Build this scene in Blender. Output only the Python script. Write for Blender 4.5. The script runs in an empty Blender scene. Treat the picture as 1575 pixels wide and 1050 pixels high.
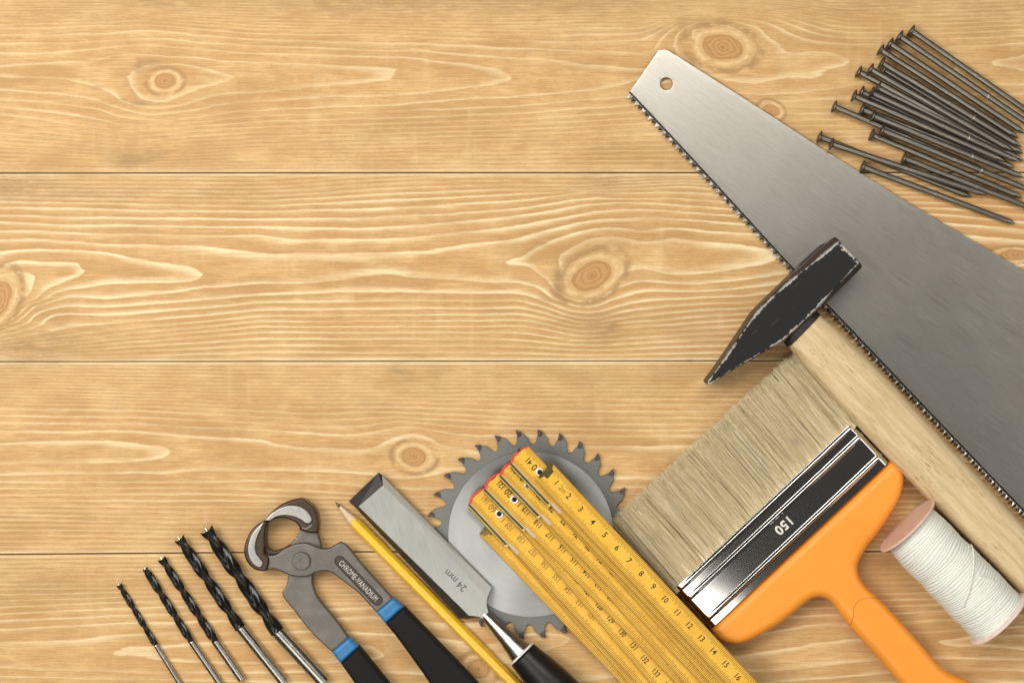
import bpy, bmesh, math, random
import numpy as np
from mathutils import Vector, Matrix
from mathutils.geometry import delaunay_2d_cdt

# ------------------------------------------------------------------ scale and camera
S = 0.00038            # metres per unit of plan measure (one unit = 0.38 mm on the table)
CX, CY = 787.5, 525.0
H = 1.15               # camera height above the table
HP = H / S
sc = bpy.context.scene
COL = sc.collection

cam_d = bpy.data.cameras.new('camera'); cam = bpy.data.objects.new('camera', cam_d); COL.objects.link(cam)
cam.location = (0, 0, H); cam.rotation_euler = (0, 0, 0)
cam_d.sensor_width = 36; cam_d.lens = 36 * H / (1575 * S); cam_d.clip_start = 0.01; cam_d.clip_end = 20
sc.camera = cam

world = bpy.data.worlds.new('World'); sc.world = world; world.use_nodes = True
wb = world.node_tree.nodes['Background']; wb.inputs['Color'].default_value = (1.0, 0.95, 0.87, 1); wb.inputs['Strength'].default_value = 0.04

def area(name, loc, target, sx, sy, power, col=(1, 0.965, 0.91)):
    d = bpy.data.lights.new(name, 'AREA'); d.shape = 'RECTANGLE'; d.size = sx; d.size_y = sy; d.energy = power; d.color = col
    o = bpy.data.objects.new(name, d); COL.objects.link(o); o.location = loc
    o.rotation_euler = (Vector(target) - Vector(loc)).to_track_quat('-Z', 'Y').to_euler()
    return o
area('softbox_left', (-0.82, 0.20, 1.05), (-0.05, 0, 0), 0.65, 0.8, 13.2)
area('softbox_top', (0.0, 0.58, 1.22), (0.0, 0.15, 0), 0.95, 0.42, 8.6)
area('softbox_right', (1.15, 0.05, 0.95), (0.15, 0, 0), 0.7, 0.9, 4.2)
area('softbox_front', (-0.12, -0.60, 1.18), (-0.05, -0.15, 0), 0.72, 0.62, 4.2)

vs = sc.view_settings
vs.view_transform = 'Standard'; vs.look = 'None'; vs.exposure = 0.0; vs.gamma = 1.0; vs.use_curve_mapping = False
sc.render.engine = 'CYCLES'
sc.cycles.max_bounces = 6

# ------------------------------------------------------------------ helpers
def W(x, y, z=0.0):
    return Vector(((x - CX) * S, (CY - y) * S, z * S))
def c(p, z):
    """plan position of a point seen at p whose height is z"""
    k = 1 - z / HP
    return (CX + (p[0] - CX) * k, CY + (p[1] - CY) * k)
def cl(pts, z): return [c(p, z) + tuple(p[2:]) for p in pts]
def Zm(ox, oy, s, pts): return [(ox + p[0] / s, oy + p[1] / s) + tuple(p[2:]) for p in pts]

def tag(o, label=None, cat=None, group=None, kind=None):
    if label: o['label'] = label
    if cat: o['category'] = cat
    if group: o['group'] = group
    if kind: o['kind'] = kind
    return o
def thing(name, label, cat, at, z=0, group=None, rotz=0.0):
    o = bpy.data.objects.new(name, None); COL.objects.link(o); o.empty_display_size = 0.01
    o.location = W(at[0], at[1], z); o.rotation_euler = (0, 0, rotz)
    tag(o, label, cat, group); return o
def wloc(o):
    v = Vector((0, 0, 0))
    while o is not None: v += o.location; o = o.parent
    return v
def mk(name, verts, faces, mat, parent=None, smooth=True, angle=35, local=False, loc=None, mats=None, midx=None, wn=True):
    """verts in plan units (x, y down, z) unless local (metres already)"""
    me = bpy.data.meshes.new(name)
    off = wloc(parent) if parent is not None else Vector((0, 0, 0))
    if local: vv = [tuple(v) for v in verts]
    else:
        if loc is not None: base = W(*loc)
        else: base = off
        vv = [tuple(W(*v) - base) for v in verts]
    me.from_pydata(vv, [], faces); me.update()
    bm = bmesh.new(); bm.from_mesh(me); bmesh.ops.recalc_face_normals(bm, faces=bm.faces); bm.to_mesh(me); bm.free()
    if smooth:
        me.shade_smooth()
        me.set_sharp_from_angle(angle=math.radians(angle))
    o = bpy.data.objects.new(name, me); COL.objects.link(o)
    if smooth and wn: md = o.modifiers.new('weighted_normals', 'WEIGHTED_NORMAL'); md.keep_sharp = True; md.weight = 80
    if mats:
        for m in mats: me.materials.append(m)
        if midx is not None and len(midx) == len(me.polygons): me.polygons.foreach_set('material_index', midx)
    else: me.materials.append(mat)
    if parent is not None:
        o.parent = parent
        if not local: o.location = (W(*loc) - off) if loc is not None else (0, 0, 0)
    elif loc is not None and not local: o.location = W(*loc)
    return o

def spline(pts, step=3.0, closed=True):
    """Catmull-Rom through pts; a third element marks a sharp corner"""
    n = len(pts)
    P = [np.array(p[:2], float) for p in pts]; sh = [len(p) > 2 for p in pts]
    out = []
    rng = range(n) if closed else range(n - 1)
    for i in rng:
        p1, p2 = P[i], P[(i + 1) % n]
        p0 = P[(i - 1) % n] if (closed or i > 0) else p1 * 2 - p2
        p3 = P[(i + 2) % n] if (closed or i < n - 2) else p2 * 2 - p1
        if sh[i]: p0 = p1 * 2 - p2
        if sh[(i + 1) % n]: p3 = p2 * 2 - p1
        if sh[i] and sh[(i + 1) % n]: p0, p3 = p1 * 2 - p2, p2 * 2 - p1
        L = np.linalg.norm(p2 - p1); k = max(1, int(round(L / step)))
        m1 = (p2 - p0) / 2; m2 = (p3 - p1) / 2
        # centripetal-like clamp of tangents
        for m in (m1, m2):
            l = np.linalg.norm(m)
            if l > L * 1.0: m *= L / l
        for j in range(k):
            t = j / k; t2 = t * t; t3 = t2 * t
            out.append(tuple((2*t3-3*t2+1)*p1 + (t3-2*t2+t)*m1 + (-2*t3+3*t2)*p2 + (t3-t2)*m2))
    if not closed: out.append(tuple(P[-1]))
    return out

def seg_dist(pts, poly):
    pts = np.asarray(pts, float); poly = np.asarray(poly, float)
    a = poly; b = np.roll(poly, -1, 0); ab = b - a; l2 = (ab ** 2).sum(1) + 1e-12
    d = np.full(len(pts), 1e9)
    for i in range(0, len(pts), 4000):
        q = pts[i:i+4000]
        ap = q[:, None, :] - a[None]
        t = np.clip((ap * ab[None]).sum(2) / l2[None], 0, 1)
        r = ap - t[..., None] * ab[None]
        d[i:i+4000] = np.sqrt((r ** 2).sum(2)).min(1)
    return d
def inside(pts, poly):
    pts = np.asarray(pts, float); poly = np.asarray(poly, float)
    x, y = pts[:, 0], pts[:, 1]; r = np.zeros(len(pts), bool)
    x1, y1 = poly[:, 0], poly[:, 1]; x2, y2 = np.roll(x1, -1), np.roll(y1, -1)
    for a, b, cc, d in zip(x1, y1, x2, y2):
        if b == d: continue
        m = ((b > y) != (d > y)) & (x < (cc - a) * (y - b) / (d - b) + a)
        r ^= m
    return r

def puff(outline, z0, z1, r=3.0, rb=None, spacing=10.0, holes=(), profile=None, rings=4, zfun=None):
    """solid with the plan outline, rounded top edge r and bottom edge rb; returns verts, faces"""
    rb = r * 0.6 if rb is None else rb
    loops = [[tuple(q[:2]) for q in outline]] + [list(h) for h in holes]
    allseg = []; cons = []; pts = []
    for lp in loops:
        n0 = len(pts); pts += [tuple(p) for p in lp]
        cons += [(n0 + i, n0 + (i + 1) % len(lp)) for i in range(len(lp))]
    nb = len(pts)
    def dist(q):
        d = seg_dist(q, loops[0])
        for h in loops[1:]: d = np.minimum(d, seg_dist(q, h))
        return d
    def ins(q):
        m = inside(q, loops[0])
        for h in loops[1:]: m &= ~inside(q, h)
        return m
    extra = []
    ds = [r * (1 - math.cos(math.pi / 2 * k / rings)) for k in range(1, rings + 1)]
    for dd in ds:
        for lp in loops:
            A = np.array(lp, float); nx = np.roll(A, -1, 0); pv = np.roll(A, 1, 0)
            t = nx - pv; t /= (np.linalg.norm(t, axis=1)[:, None] + 1e-9)
            for sgn in (1, -1):
                q = A + sgn * dd * np.stack([-t[:, 1], t[:, 0]], 1)
                keep = ins(q) & (np.abs(dist(q) - dd) < 0.06 * dd + 0.02)
                extra += [tuple(v) for v in q[keep]]
    A = np.array(loops[0], float)
    gx = np.arange(A[:, 0].min(), A[:, 0].max(), spacing); gy = np.arange(A[:, 1].min(), A[:, 1].max(), spacing)
    if len(gx) and len(gy):
        g = np.stack(np.meshgrid(gx, gy), -1).reshape(-1, 2) + 0.37
        m = ins(g)
        g = g[m]
        if len(g):
            dg = dist(g); g = g[dg > r + spacing * 0.3]
            extra += [tuple(v) for v in g]
    allp = pts + extra
    vo, eo, fo, _, _, _ = delaunay_2d_cdt([Vector(p) for p in allp], cons, [], 0, 1e-5)
    V = np.array([tuple(v) for v in vo]); F = [tuple(f) for f in fo]
    cen = np.array([V[list(f)].mean(0) for f in F]); m = ins(cen)
    F = [f for f, k in zip(F, m) if k]
    d = dist(V)
    def zt(dv):
        if profile: return profile(dv)
        q = np.clip(dv / max(r, 1e-6), 0, 1); return (z1 - r) + r * np.sqrt(1 - (1 - q) ** 2)
    def zb(dv):
        q = np.clip(dv / max(rb, 1e-6), 0, 1); return (z0 + rb) - rb * np.sqrt(1 - (1 - q) ** 2)
    d[d < 1e-3] = 0
    T = zt(d); B = zb(d)
    if zfun is not None:
        add = zfun(V); T = T + add
    n = len(V)
    verts = [(V[i, 0], V[i, 1], T[i]) for i in range(n)] + [(V[i, 0], V[i, 1], B[i]) for i in range(n)]
    faces = [tuple(f) for f in F] + [tuple(n + i for i in reversed(f)) for f in F]
    from collections import Counter
    ec = Counter(); 
    for f in F:
        for a, b in zip(f, f[1:] + f[:1]): ec[(a, b)] += 1
    for (a, b) in list(ec):
        if (b, a) not in ec: faces.append((b, a, a + n, b + n))
    return verts, faces

def lathe(p0, p1, prof, seg=24, squash=1.0):
    """surface of revolution about the axis p0->p1 (plan units, 3-D); prof = [(t along in units, radius)]"""
    a = np.array(p0, float); b = np.array(p1, float); L = np.linalg.norm(b - a); u = (b - a) / L
    up = np.array([0, 0, 1.0]) if abs(u[2]) < .95 else np.array([0, 1.0, 0]); s = np.cross(u, up); s /= np.linalg.norm(s); w = np.cross(s, u)
    V = []; F = []
    for (t, rr) in prof:
        for k in range(seg):
            th = 2 * math.pi * k / seg
            V.append(tuple(a + u * t + rr * (math.cos(th) * s + math.sin(th) * w * squash)))
    for i in range(len(prof) - 1):
        for k in range(seg):
            F.append((i*seg+k, i*seg+(k+1) % seg, (i+1)*seg+(k+1) % seg, (i+1)*seg+k))
    F.append(tuple(range(seg))[::-1]); F.append(tuple((len(prof)-1)*seg+k for k in range(seg)))
    return V, F

def tube(path, r, seg=6):
    P = np.array(path, float); n = len(P); V = []; F = []
    for i in range(n):
        t = P[min(i+1, n-1)] - P[max(i-1, 0)]; t /= np.linalg.norm(t) + 1e-9
        s = np.cross(t, [0, 0, 1.0]); s /= np.linalg.norm(s) + 1e-9; w = np.cross(s, t)
        rr = r[i] if hasattr(r, '__len__') else r
        for k in range(seg):
            th = 2*math.pi*k/seg; V.append(tuple(P[i] + rr*(math.cos(th)*s + math.sin(th)*w)))
    for i in range(n-1):
        for k in range(seg): F.append((i*seg+k, i*seg+(k+1) % seg, (i+1)*seg+(k+1) % seg, (i+1)*seg+k))
    F.append(tuple(range(seg))[::-1]); F.append(tuple((n-1)*seg+k for k in range(seg)))
    return V, F

class Acc:
    def __init__(s): s.v = []; s.f = []; s.m = []
    def add(s, vf, mi=0):
        n = len(s.v); s.v += list(vf[0]); s.f += [tuple(i + n for i in f) for f in vf[1]]; s.m += [mi] * len(vf[1])

def text_geo(txt, size, ctr, ang, z, ext=0.15, bev=0.0, space=1.0, res=3, offset=0.0, xs=1.0, fitw=None):
    """flat lettering; ctr in plan units, ang in degrees (counter-clockwise as seen), z base height"""
    cu = bpy.data.curves.new('lettering', 'FONT'); cu.body = txt; cu.size = size; cu.extrude = ext; cu.bevel_depth = bev
    cu.space_character = space; cu.resolution_u = res; cu.align_x = 'CENTER'; cu.offset = offset
    o = bpy.data.objects.new('lettering', cu); COL.objects.link(o)
    bpy.context.view_layer.update()
    me = bpy.data.meshes.new_from_object(o.evaluated_get(bpy.context.evaluated_depsgraph_get()))
    V = np.array([tuple(v.co) for v in me.vertices]); F = [tuple(p.vertices) for p in me.polygons]
    bpy.data.objects.remove(o); bpy.data.curves.remove(cu); bpy.data.meshes.remove(me)
    mn = V.min(0); mx = V.max(0); V[:, :2] -= (mn[:2] + mx[:2]) / 2; V[:, 0] *= (xs if fitw is None else fitw / (mx[0] - mn[0]))
    a = math.radians(ang); ca, sa = math.cos(a), math.sin(a)
    x = V[:, 0] * ca - V[:, 1] * sa; y = V[:, 0] * sa + V[:, 1] * ca
    zz = z(ctr) if callable(z) else z
    return [(ctr[0] + X, ctr[1] - Y, zz + Z) for X, Y, Z in zip(x, y, V[:, 2])], F

# ------------------------------------------------------------------ material helpers
class NT:
    def __init__(s, name):
        s.mat = bpy.data.materials.new(name); s.mat.use_nodes = True
        s.t = s.mat.node_tree; s.n = s.t.nodes; s.l = s.t.links
        s.b = s.n['Principled BSDF']; s.out = s.n['Material Output']
    def node(s, typ, **kw):
        n = s.n.new(typ)
        for k, v in kw.items(): setattr(n, k, v)
        return n
    def put(s, sock, v):
        if hasattr(v, 'is_output'): s.l.new(v, sock)
        elif isinstance(v, (tuple, list)) and sock.type == 'RGBA' and len(v) == 3: sock.default_value = (*v, 1)
        else: sock.default_value = v
    def math(s, op, a, b=None, c3=None, clamp=False):
        n = s.node('ShaderNodeMath', operation=op); n.use_clamp = clamp
        s.put(n.inputs[0], a)
        if b is not None: s.put(n.inputs[1], b)
        if c3 is not None: s.put(n.inputs[2], c3)
        return n.outputs[0]
    def coord(s, scale=(1, 1, 1), rot=0.0, kind='Object', loc=(0, 0, 0)):
        """object coordinates in plan units, turned by rot degrees, then scaled"""
        tc = s.node('ShaderNodeTexCoord')
        m1 = s.node('ShaderNodeMapping'); m1.inputs['Scale'].default_value = (1/S, 1/S, 1/S)
        m1.inputs['Rotation'].default_value = (0, 0, math.radians(rot))
        s.l.new(tc.outputs[kind], m1.inputs['Vector'])
        m2 = s.node('ShaderNodeMapping'); m2.inputs['Scale'].default_value = scale; m2.inputs['Location'].default_value = loc
        s.l.new(m1.outputs[0], m2.inputs['Vector']); return m2.outputs[0]
    def noise(s, vec, scale=1.0, detail=3.0, rough=0.55, dist=0.0):
        n = s.node('ShaderNodeTexNoise'); s.l.new(vec, n.inputs['Vector'])
        n.inputs['Scale'].default_value = scale; n.inputs['Detail'].default_value = detail
        n.inputs['Roughness'].default_value = rough; n.inputs['Distortion'].default_value = dist
        return n.outputs['Fac']
    def ramp(s, fac, lo, hi, o0=0.0, o1=1.0, smooth=True):
        n = s.node('ShaderNodeMapRange'); n.interpolation_type = 'SMOOTHSTEP' if smooth else 'LINEAR'
        s.put(n.inputs['Value'], fac); s.put(n.inputs['From Min'], lo); s.put(n.inputs['From Max'], hi)
        s.put(n.inputs['To Min'], o0); s.put(n.inputs['To Max'], o1); return n.outputs[0]
    def mix(s, f, a, b, mode='MIX'):
        n = s.node('ShaderNodeMix', data_type='RGBA', blend_type=mode); n.clamp_factor = True
        s.put(n.inputs[0], f); s.put(n.inputs[6], a); s.put(n.inputs[7], b); return n.outputs[2]
    def attr(s, name):
        n = s.node('ShaderNodeAttribute'); n.attribute_name = name; return n.outputs['Fac']
    def bump(s, h, strength=0.3, dist=0.0002):
        n = s.node('ShaderNodeBump'); n.inputs['Strength'].default_value = strength; n.inputs['Distance'].default_value = dist
        s.l.new(h, n.inputs['Height']); s.l.new(n.outputs[0], s.b.inputs['Normal']); return n
    def set(s, **kw):
        for k, v in kw.items(): s.put(s.b.inputs[k.replace('_', ' ')], v)
        return s

def simple(name, col, rough=0.5, metal=0.0, spec=0.5, var=0.12, vs_=0.15, bumpv=0.15, bscale=0.8):
    m = NT(name); co = m.coord()
    n = m.noise(co, vs_, 4)
    dark = tuple(x * (1 - var) for x in col); lite = tuple(min(1, x * (1 + var)) for x in col)
    m.set(Base_Color=m.mix(m.ramp(n, 0.3, 0.7), dark, lite), Metallic=metal, Specular_IOR_Level=spec)
    m.set(Roughness=m.ramp(m.noise(co, vs_ * 2.3, 3), 0.25, 0.75, rough * 0.88, rough * 1.14))
    if bumpv: m.bump(m.noise(co, bscale, 3), bumpv, 0.0001)
    return m.mat

def brushed(name, lo, hi, rough, rot, aniso=0.0, stretch=60.0, bumpv=0.25, radial=False, spots=0.0, metal=1.0):
    m = NT(name); co = m.coord((1/stretch, 1.1, 1), rot)
    n = m.noise(co, 1.0, 5, 0.65)
    big = m.noise(m.coord(), 0.012, 3)
    f = m.math('ADD', m.math('MULTIPLY', n, 0.75), m.math('MULTIPLY', big, 0.25))
    colr = m.mix(m.ramp(f, 0.32, 0.68), lo, hi)
    if spots:
        sp = m.ramp(m.noise(m.coord(), 0.35, 2, 0.5), 0.70, 0.78)
        colr = m.mix(m.math('MULTIPLY', sp, spots), colr, tuple(x * 1.5 for x in hi))
    m.set(Base_Color=colr, Metallic=metal, Roughness=m.ramp(n, 0.3, 0.7, rough * 0.85, rough * 1.15))
    if aniso: m.b.inputs['Anisotropic'].default_value = aniso
    m.bump(n, bumpv, 0.00006)
    return m.mat
# ------------------------------------------------------------------ the wooden table of planks
# growth-ring contours of each board: (level, points); values between are interpolated
B1 = [
 (0.55, [(0,109),(60,110)]),
 (0, [(361,120),(335,110),(300,103),(270,99),(225,100),(205,112),(200,130),(215,150),(250,156),(300,139),(335,128)]),
 (1, [(613,119),(585,104),(539,103),(451,98),(400,96.4),(334,93),(260,87),(215,84),(180,84),(144,91),(95,95),(0,101),(-40,102)]),
 (1, [(608,123),(585,126),(530,130),(451,137),(400,142),(330,148),(265,164),(215,164),(170,143),(130,129),(90,122),(0,118),(-40,117)]),
 (2, [(790,119),(770,108),(725,100),(670,94),(610,87.5),(500,85),(400,82.5),(334,77.5),(280,73),(210,69),(165,73),(130,77),(75,81),(0,81),(-40,81)]),
 (2, [(785,123),(760,128),(708,136),(640,144),(560,149),(500,150),(400,157),(330,163),(265,174),(230,176),(180,166),(144,154),(103,147),(0,139),(-40,138)]),
 (3, [(1003,117),(985,107),(954,103),(887,99),(841,91),(800,90),(734,85),(690,82),(644,77),(593,78),(503,74.5),(400,71),(320,66),(260,60),(210,60),(170,62),(100,66),(0,67),(-40,67)]),
 (3, [(967,128),(903,140),(800,149),(708,154),(606,162),(503,165),(400,170),(330,178),(260,186),(200,182),(154,170),(77,159),(0,154),(-40,154)]),
 (4, [(1005,77),(980,80),(877,78),(800,75),(696,69),(644,67),(593,67),(503,64),(400,61.7),(300,54),(225,47),(160,52),(80,54),(0,54)]),
 (4, [(965,149),(903,154),(800,164),(708,168),(600,172),(500,176),(400,179),(300,188),(200,193),(100,176),(0,165)]),
 (5, [(985,62),(967,63),(856,65),(800,62),(683,58),(580,54),(400,52),(225,38),(0,45)]),
 (5, [(965,163),(800,175),(600,182),(400,188),(200,203),(0,176)]),
 (7, [(990,42),(800,47),(600,44),(400,40),(225,28),(0,33)]),
 (8, [(960,192),(800,200),(600,206),(400,210),(200,222),(0,205)]),
 (13, [(1050,12),(800,14),(600,13),(400,11),(200,6),(0,6)]),
 (17, [(1050,264),(800,262),(600,262),(400,262),(200,264),(0,262)]),
 (3, [(1035,70),(1040,95),(1070,112),(1110,122),(1160,128),(1212,117),(1247,119),(1280,106),(1308,96),(1280,84),(1247,79),(1212,80),(1180,55),(1140,36),(1090,32),(1050,45)]),
 (4, [(1030,125),(1100,138),(1170,146),(1250,140),(1330,128),(1400,118),(1527,130)]),
 (4, [(1180,36),(1247,62),(1330,68),(1400,74),(1527,70),(1600,64)]),
 (4.4, [(1400,96),(1450,97)]),
 (3, [(1600,82),(1575,85),(1550,90),(1527,98),(1550,104),(1575,108),(1600,110)]),
 (6, [(1180,22),(1300,50),(1450,52),(1600,45)]),
 (6, [(1170,165),(1300,165),(1450,160),(1600,158)]),
 (12, [(1200,2),(1300,14),(1450,10),(1600,5)]),
 (13, [(1200,230),(1400,226),(1600,224)]),
]
B2 = [
 (-2, [(0,435),(11,434),(25,445),(17,467),(0,487)]),
 (-1, [(-20,426),(0,424),(22,418),(42,419),(53,430),(50,439),(28,462),(6,487)]),
 (0, [(-20,418),(0,411),(31,401),(62,403),(112,405),(127,414),(121,424),(93,436),(56,459),(14,487)]),
 (1, [(-20,392),(0,388),(70,384),(110,385),(160,389),(200,396),(240,402),(290,411),(314,422),(297,431),(240,434),(190,436),(157,437),(84,452),(42,470),(0,498)]),
 (2, [(-20,370),(0,369),(56,368),(112,372),(157,376),(225,377),(295,379),(337,383),(400,389),(512,390),(597,390),(639,387),(681,382),(737,373),(780,369),(864,349),(906,339.5),(949,336.5),(1005,335),(1089,340),(1154,345),(1220,350)]),
 (2, [(0,504),(42,482),(84,463),(157,459),(253,452),(309,443),(400,436),(456,435),(512,431),(557,425),(597,422),(639,426.5),(709,431),(800,435),(835,447),(870,466),(900,473),(940,462),(975,452),(1061,449),(1150,442),(1230,432)]),
 (1.55, [(350,412),(450,412),(660,405),(740,402)]), (1.7, [(597,406)]),
 (3, [(0,356),(56,355),(112,358),(197,360),(281,362),(400,363),(420,365),(456,369),(540,368),(625,366),(681,360),(737,355),(800,346),(836,340),(890,330),(949,323),(1005,323),(1100,330),(1180,335)]),
 (3, [(0,510),(42,496),(84,474),(200,470),(400,454),(512,449),(625,449),(800,452),(870,476),(900,481),(1000,462),(1150,455)]),
 (4, [(0,341),(84,346),(154,346),(281,348),(400,349),(540,351),(625,348),(709,341),(780,334),(836,326),(895,316),(949,312),(1005,313),(1080,318)]),
 (4, [(0,516),(84,486),(200,483),(400,466),(600,463),(800,464),(900,490),(1000,474)]),
 (5, [(0,331),(84,334),(197,335),(400,337),(568,334),(709,328),(800,320),(900,306),(1050,306)]),
 (6, [(0,319),(100,320),(200,323),(400,325),(540,322),(640,318),(800,308),(900,296),(1050,296)]),
 (7, [(0,310),(400,317),(800,298),(1050,287)]),
 (6, [(0,528),(200,505),(400,487),(600,485),(800,484),(900,502),(1100,486)]),
 (8, [(0,538),(200,520),(400,503),(600,503),(800,502),(900,517),(1100,504)]),
 (14, [(0,268),(400,268)]), (11.5, [(800,268),(1050,267)]),
 (13, [(0,556),(200,554),(400,553),(700,553),(900,554),(1200,552)]),
 (1, [(778,404),(808,391),(836,377),(873,362),(906,353.5),(949,351),(988,355),(1033,351),(1089,356),(1154,359),(1220,362)]),
 (1, [(815,411),(835,425),(850,440),(875,459),(900,464),(925,458),(949,443),(980,434),(1061,436),(1145,430),(1220,418)]),
 (0, [(864,391),(892,374),(926,365),(954,366),(991,372),(1033,367),(1075,371),(1131,376),(1168,382),(1200,397),(1173,405),(1117,415),(1075,421),(1033,422),(991,414),(963,418),(937,438),(900,455),(872,445),(862,420)]),
 (-0.6, [(1000,395),(1080,396)]),
 (5, [(1575,330),(1450,320)]), (6, [(1575,470),(1400,450)]), (1.5, [(1400,390),(1575,392)]),
 (12, [(1575,268),(1300,268)]), (13, [(1575,552),(1400,552)]),
]
B3 = [
 (1, [(-20,683),(0,682),(60,679),(150,678),(200,681),(240,685),(262,695),(240,706),(200,710),(150,712),(60,712),(0,713),(-20,713)]),
 (0.5, [(0,697),(120,696)]), (1.6, [(320,700),(430,706),(520,707)]),
 (2, [(-20,663),(0,663),(100,664),(200,662),(261,667),(331,672),(400,677),(429,684),(487,689),(531,691),(574,688),(600,676),(640,668),(670,678),(690,687),(738,694),(800,687),(950,686),(1100,686)]),
 (2, [(0,730),(203,727),(290,724),(400,724),(487,724),(563,730),(632,735),(661,731),(690,724),(714,723),(800,733),(974,737),(1100,738)]),
 (1.4, [(700,705),(690,702)]), (1.7, [(800,710),(950,712)]),
 (3, [(0,649),(116,650),(203,650),(290,656),(400,660),(487,666),(545,668),(589,662),(632,656),(690,665),(778,669),(1000,669),(1200,668)]),
 (4, [(0,639),(203,641),(400,650),(487,655),(574,652),(618,648),(661,652),(749,657),(1000,661),(1200,660)]),
 (5, [(0,628),(200,630),(400,640),(487,646),(600,641),(690,645),(800,651),(1000,652)]),
 (3, [(0,742),(290,742),(400,740),(487,743),(640,752),(800,748),(1100,750)]),
 (4, [(0,752),(290,750),(400,752),(640,764),(800,758),(1100,760)]),
 (6, [(0,770),(400,771),(800,776),(1100,776)]),
 (8, [(0,608),(400,618),(600,618),(800,622),(1200,622)]),
 (12, [(0,588),(400,596),(800,594),(1200,592)]),
 (18, [(0,558),(400,560),(800,560),(1200,560),(1575,560)]),
 (9, [(0,792),(400,796),(1100,796)]),
 (16, [(0,850),(400,848),(800,847),(1200,846),(1575,845)]),
 (3, [(1400,700),(1575,700)]), (7, [(1400,640),(1575,640)]), (8, [(1400,780),(1575,780)]),
]
B4 = [
 (1, [(500,984),(400,986),(305,988.5),(254,991),(203,995),(182,1001),(203,1007),(229,1011),(279,1018),(355,1020),(450,1020),(560,1016)]),
 (0.5,[(350,1004),(450,1003)]), (1.5, [(100,1005),(40,1006)]),
 (2, [(-20,989),(0,988.5),(63,986),(140,981),(218,974.5),(305,972),(400,972),(500,970),(640,976),(730,990),(800,975),(840,972),(873,984),(840,1000),(790,1010),(770,1050)]),
 (2, [(-20,1024),(0,1025),(63,1029),(140,1032),(229,1034),(400,1034),(560,1032),(680,1040)]),
 (3, [(0,967),(102,962),(203,957),(355,954),(560,948),(680,958),(800,956),(950,960)]),
 (4, [(0,954),(203,945),(355,940),(560,934),(800,940)]),
 (6, [(0,933),(203,925),(400,920),(700,920)]),
 (8, [(0,914),(400,906),(800,908)]),
 (16, [(0,856),(400,853),(800,852),(1200,851),(1575,850)]),
 (3, [(0,1040),(400,1048),(680,1060)]), (5, [(0,1070),(400,1070),(800,1075)]),
 (4, [(1000,1000),(1250,960),(1400,955),(1575,945)]),
 (3, [(1000,1030),(1250,990),(1400,972),(1600,962)]),
 (2, [(1600,975),(1500,978),(1448,984),(1500,993),(1600,1000)]),
 (3, [(1200,1030),(1400,1010),(1600,1015)]), (5, [(1200,1062),(1400,1050),(1600,1050)]),
 (8, [(1250,915),(1400,912),(1600,905)]), (12, [(1300,880),(1500,878)]),
]
KNOTS = [(254,125,17,12,-5), (1111,73,33,20,8), (910,424,33,21,-27), (-4,459,20,30,25), (637,702,20,14.5,6),
         (1186,170,13,9,20), (736,1028,19,15,0), (1560,392,24,8,0)]
STAINS = [(20,285,70,22,.9), (40,540,60,28,.9), (195,246,26,13,1.2), (235,240,18,10,.7), (250,2,60,12,.8), (560,4,240,18,.8), (900,5,180,14,.6), (120,20,120,20,.35), (1400,10,180,16,.4), (1060,555,6,3,.8), (120,300,100,16,.5), (330,300,160,10,.35), (560,215,60,20,.25), (100,520,120,22,.4), (500,800,200,25,.3), (1330,270,60,20,.4), 
          (930,282,40,18,.8), (925,505,30,30,.8), (860,432,12,18,1.3), (615,572,22,16,.9), (670,590,12,24,.5), (228,250,6,8,.4),
          (213,100,6,14,1.0), (218,160,14,5,1.3), (230,96,14,5,1.2), (1052,38,12,16,.7), (1085,112,30,5,.8), (1120,34,30,5,.8), (190,155,6,3,1.0),
          (945,500,7,2.5,1.6), (938,508,6,2.5,1.6), (150,135,7,2,1.6), (20,900,80,40,.35), (90,900,60,20,.4), (1500,880,90,30,.4),
          (680,903,16,3,1.3), (640,912,22,5,.8), (90,455,30,80,.25)]
WARMS = [(1480,310,130,40,1.0), (1540,350,60,60,.8), (300,1010,200,30,.4), (1200,560,120,40,.5), (1130,480,90,30,.4), (1330,880,200,60,.6), (60,330,90,30,.4), (650,920,120,50,.5)]
def seam(k, x):
    return [-60 + 0*x, 266.3 - 0.0006*x, 556.2 - 0.0012*x, 852.3 - 3.6*np.clip(x/500, -.2, 1) - 0.0006*x, 1115 + 0*x][k]

def fit(board):
    P = []; L = []
    for lev, pts in board:
        for a, b in zip(pts, pts[1:] + [None]):
            P.append(a); L.append(lev)
            if b is not None and math.hypot(b[0]-a[0], b[1]-a[1]) > 70:
                k = int(math.hypot(b[0]-a[0], b[1]-a[1]) // 45)
                for j in range(1, k):
                    P.append((a[0]+(b[0]-a[0])*j/k, a[1]+(b[1]-a[1])*j/k)); L.append(lev)
    P = np.array(P, float); L = np.array(L, float)
    Q = P * [0.3, 1.0]
    def ker(d2): return 0.5 * d2 * np.log(d2 + 1e-9)
    n = len(Q); D = ((Q[:, None] - Q[None]) ** 2).sum(2) / 1e4
    A = np.zeros((n+3, n+3)); A[:n, :n] = ker(D) + np.eye(n) * 2e-5
    A[:n, n] = 1; A[:n, n+1:] = Q / 100; A[n, :n] = 1; A[n+1:, :n] = Q.T / 100
    w = np.linalg.solve(A, np.concatenate([L, np.zeros(3)]))
    def ev(X):
        X = X * [0.3, 1.0]; out = np.zeros(len(X))
        for i in range(0, len(X), 8000):
            q = X[i:i+8000]; D = ((q[:, None] - Q[None]) ** 2).sum(2) / 1e4
            out[i:i+8000] = ker(D) @ w[:n] + w[n] + (q / 100) @ w[n+1:]
        return out
    return ev

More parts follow.
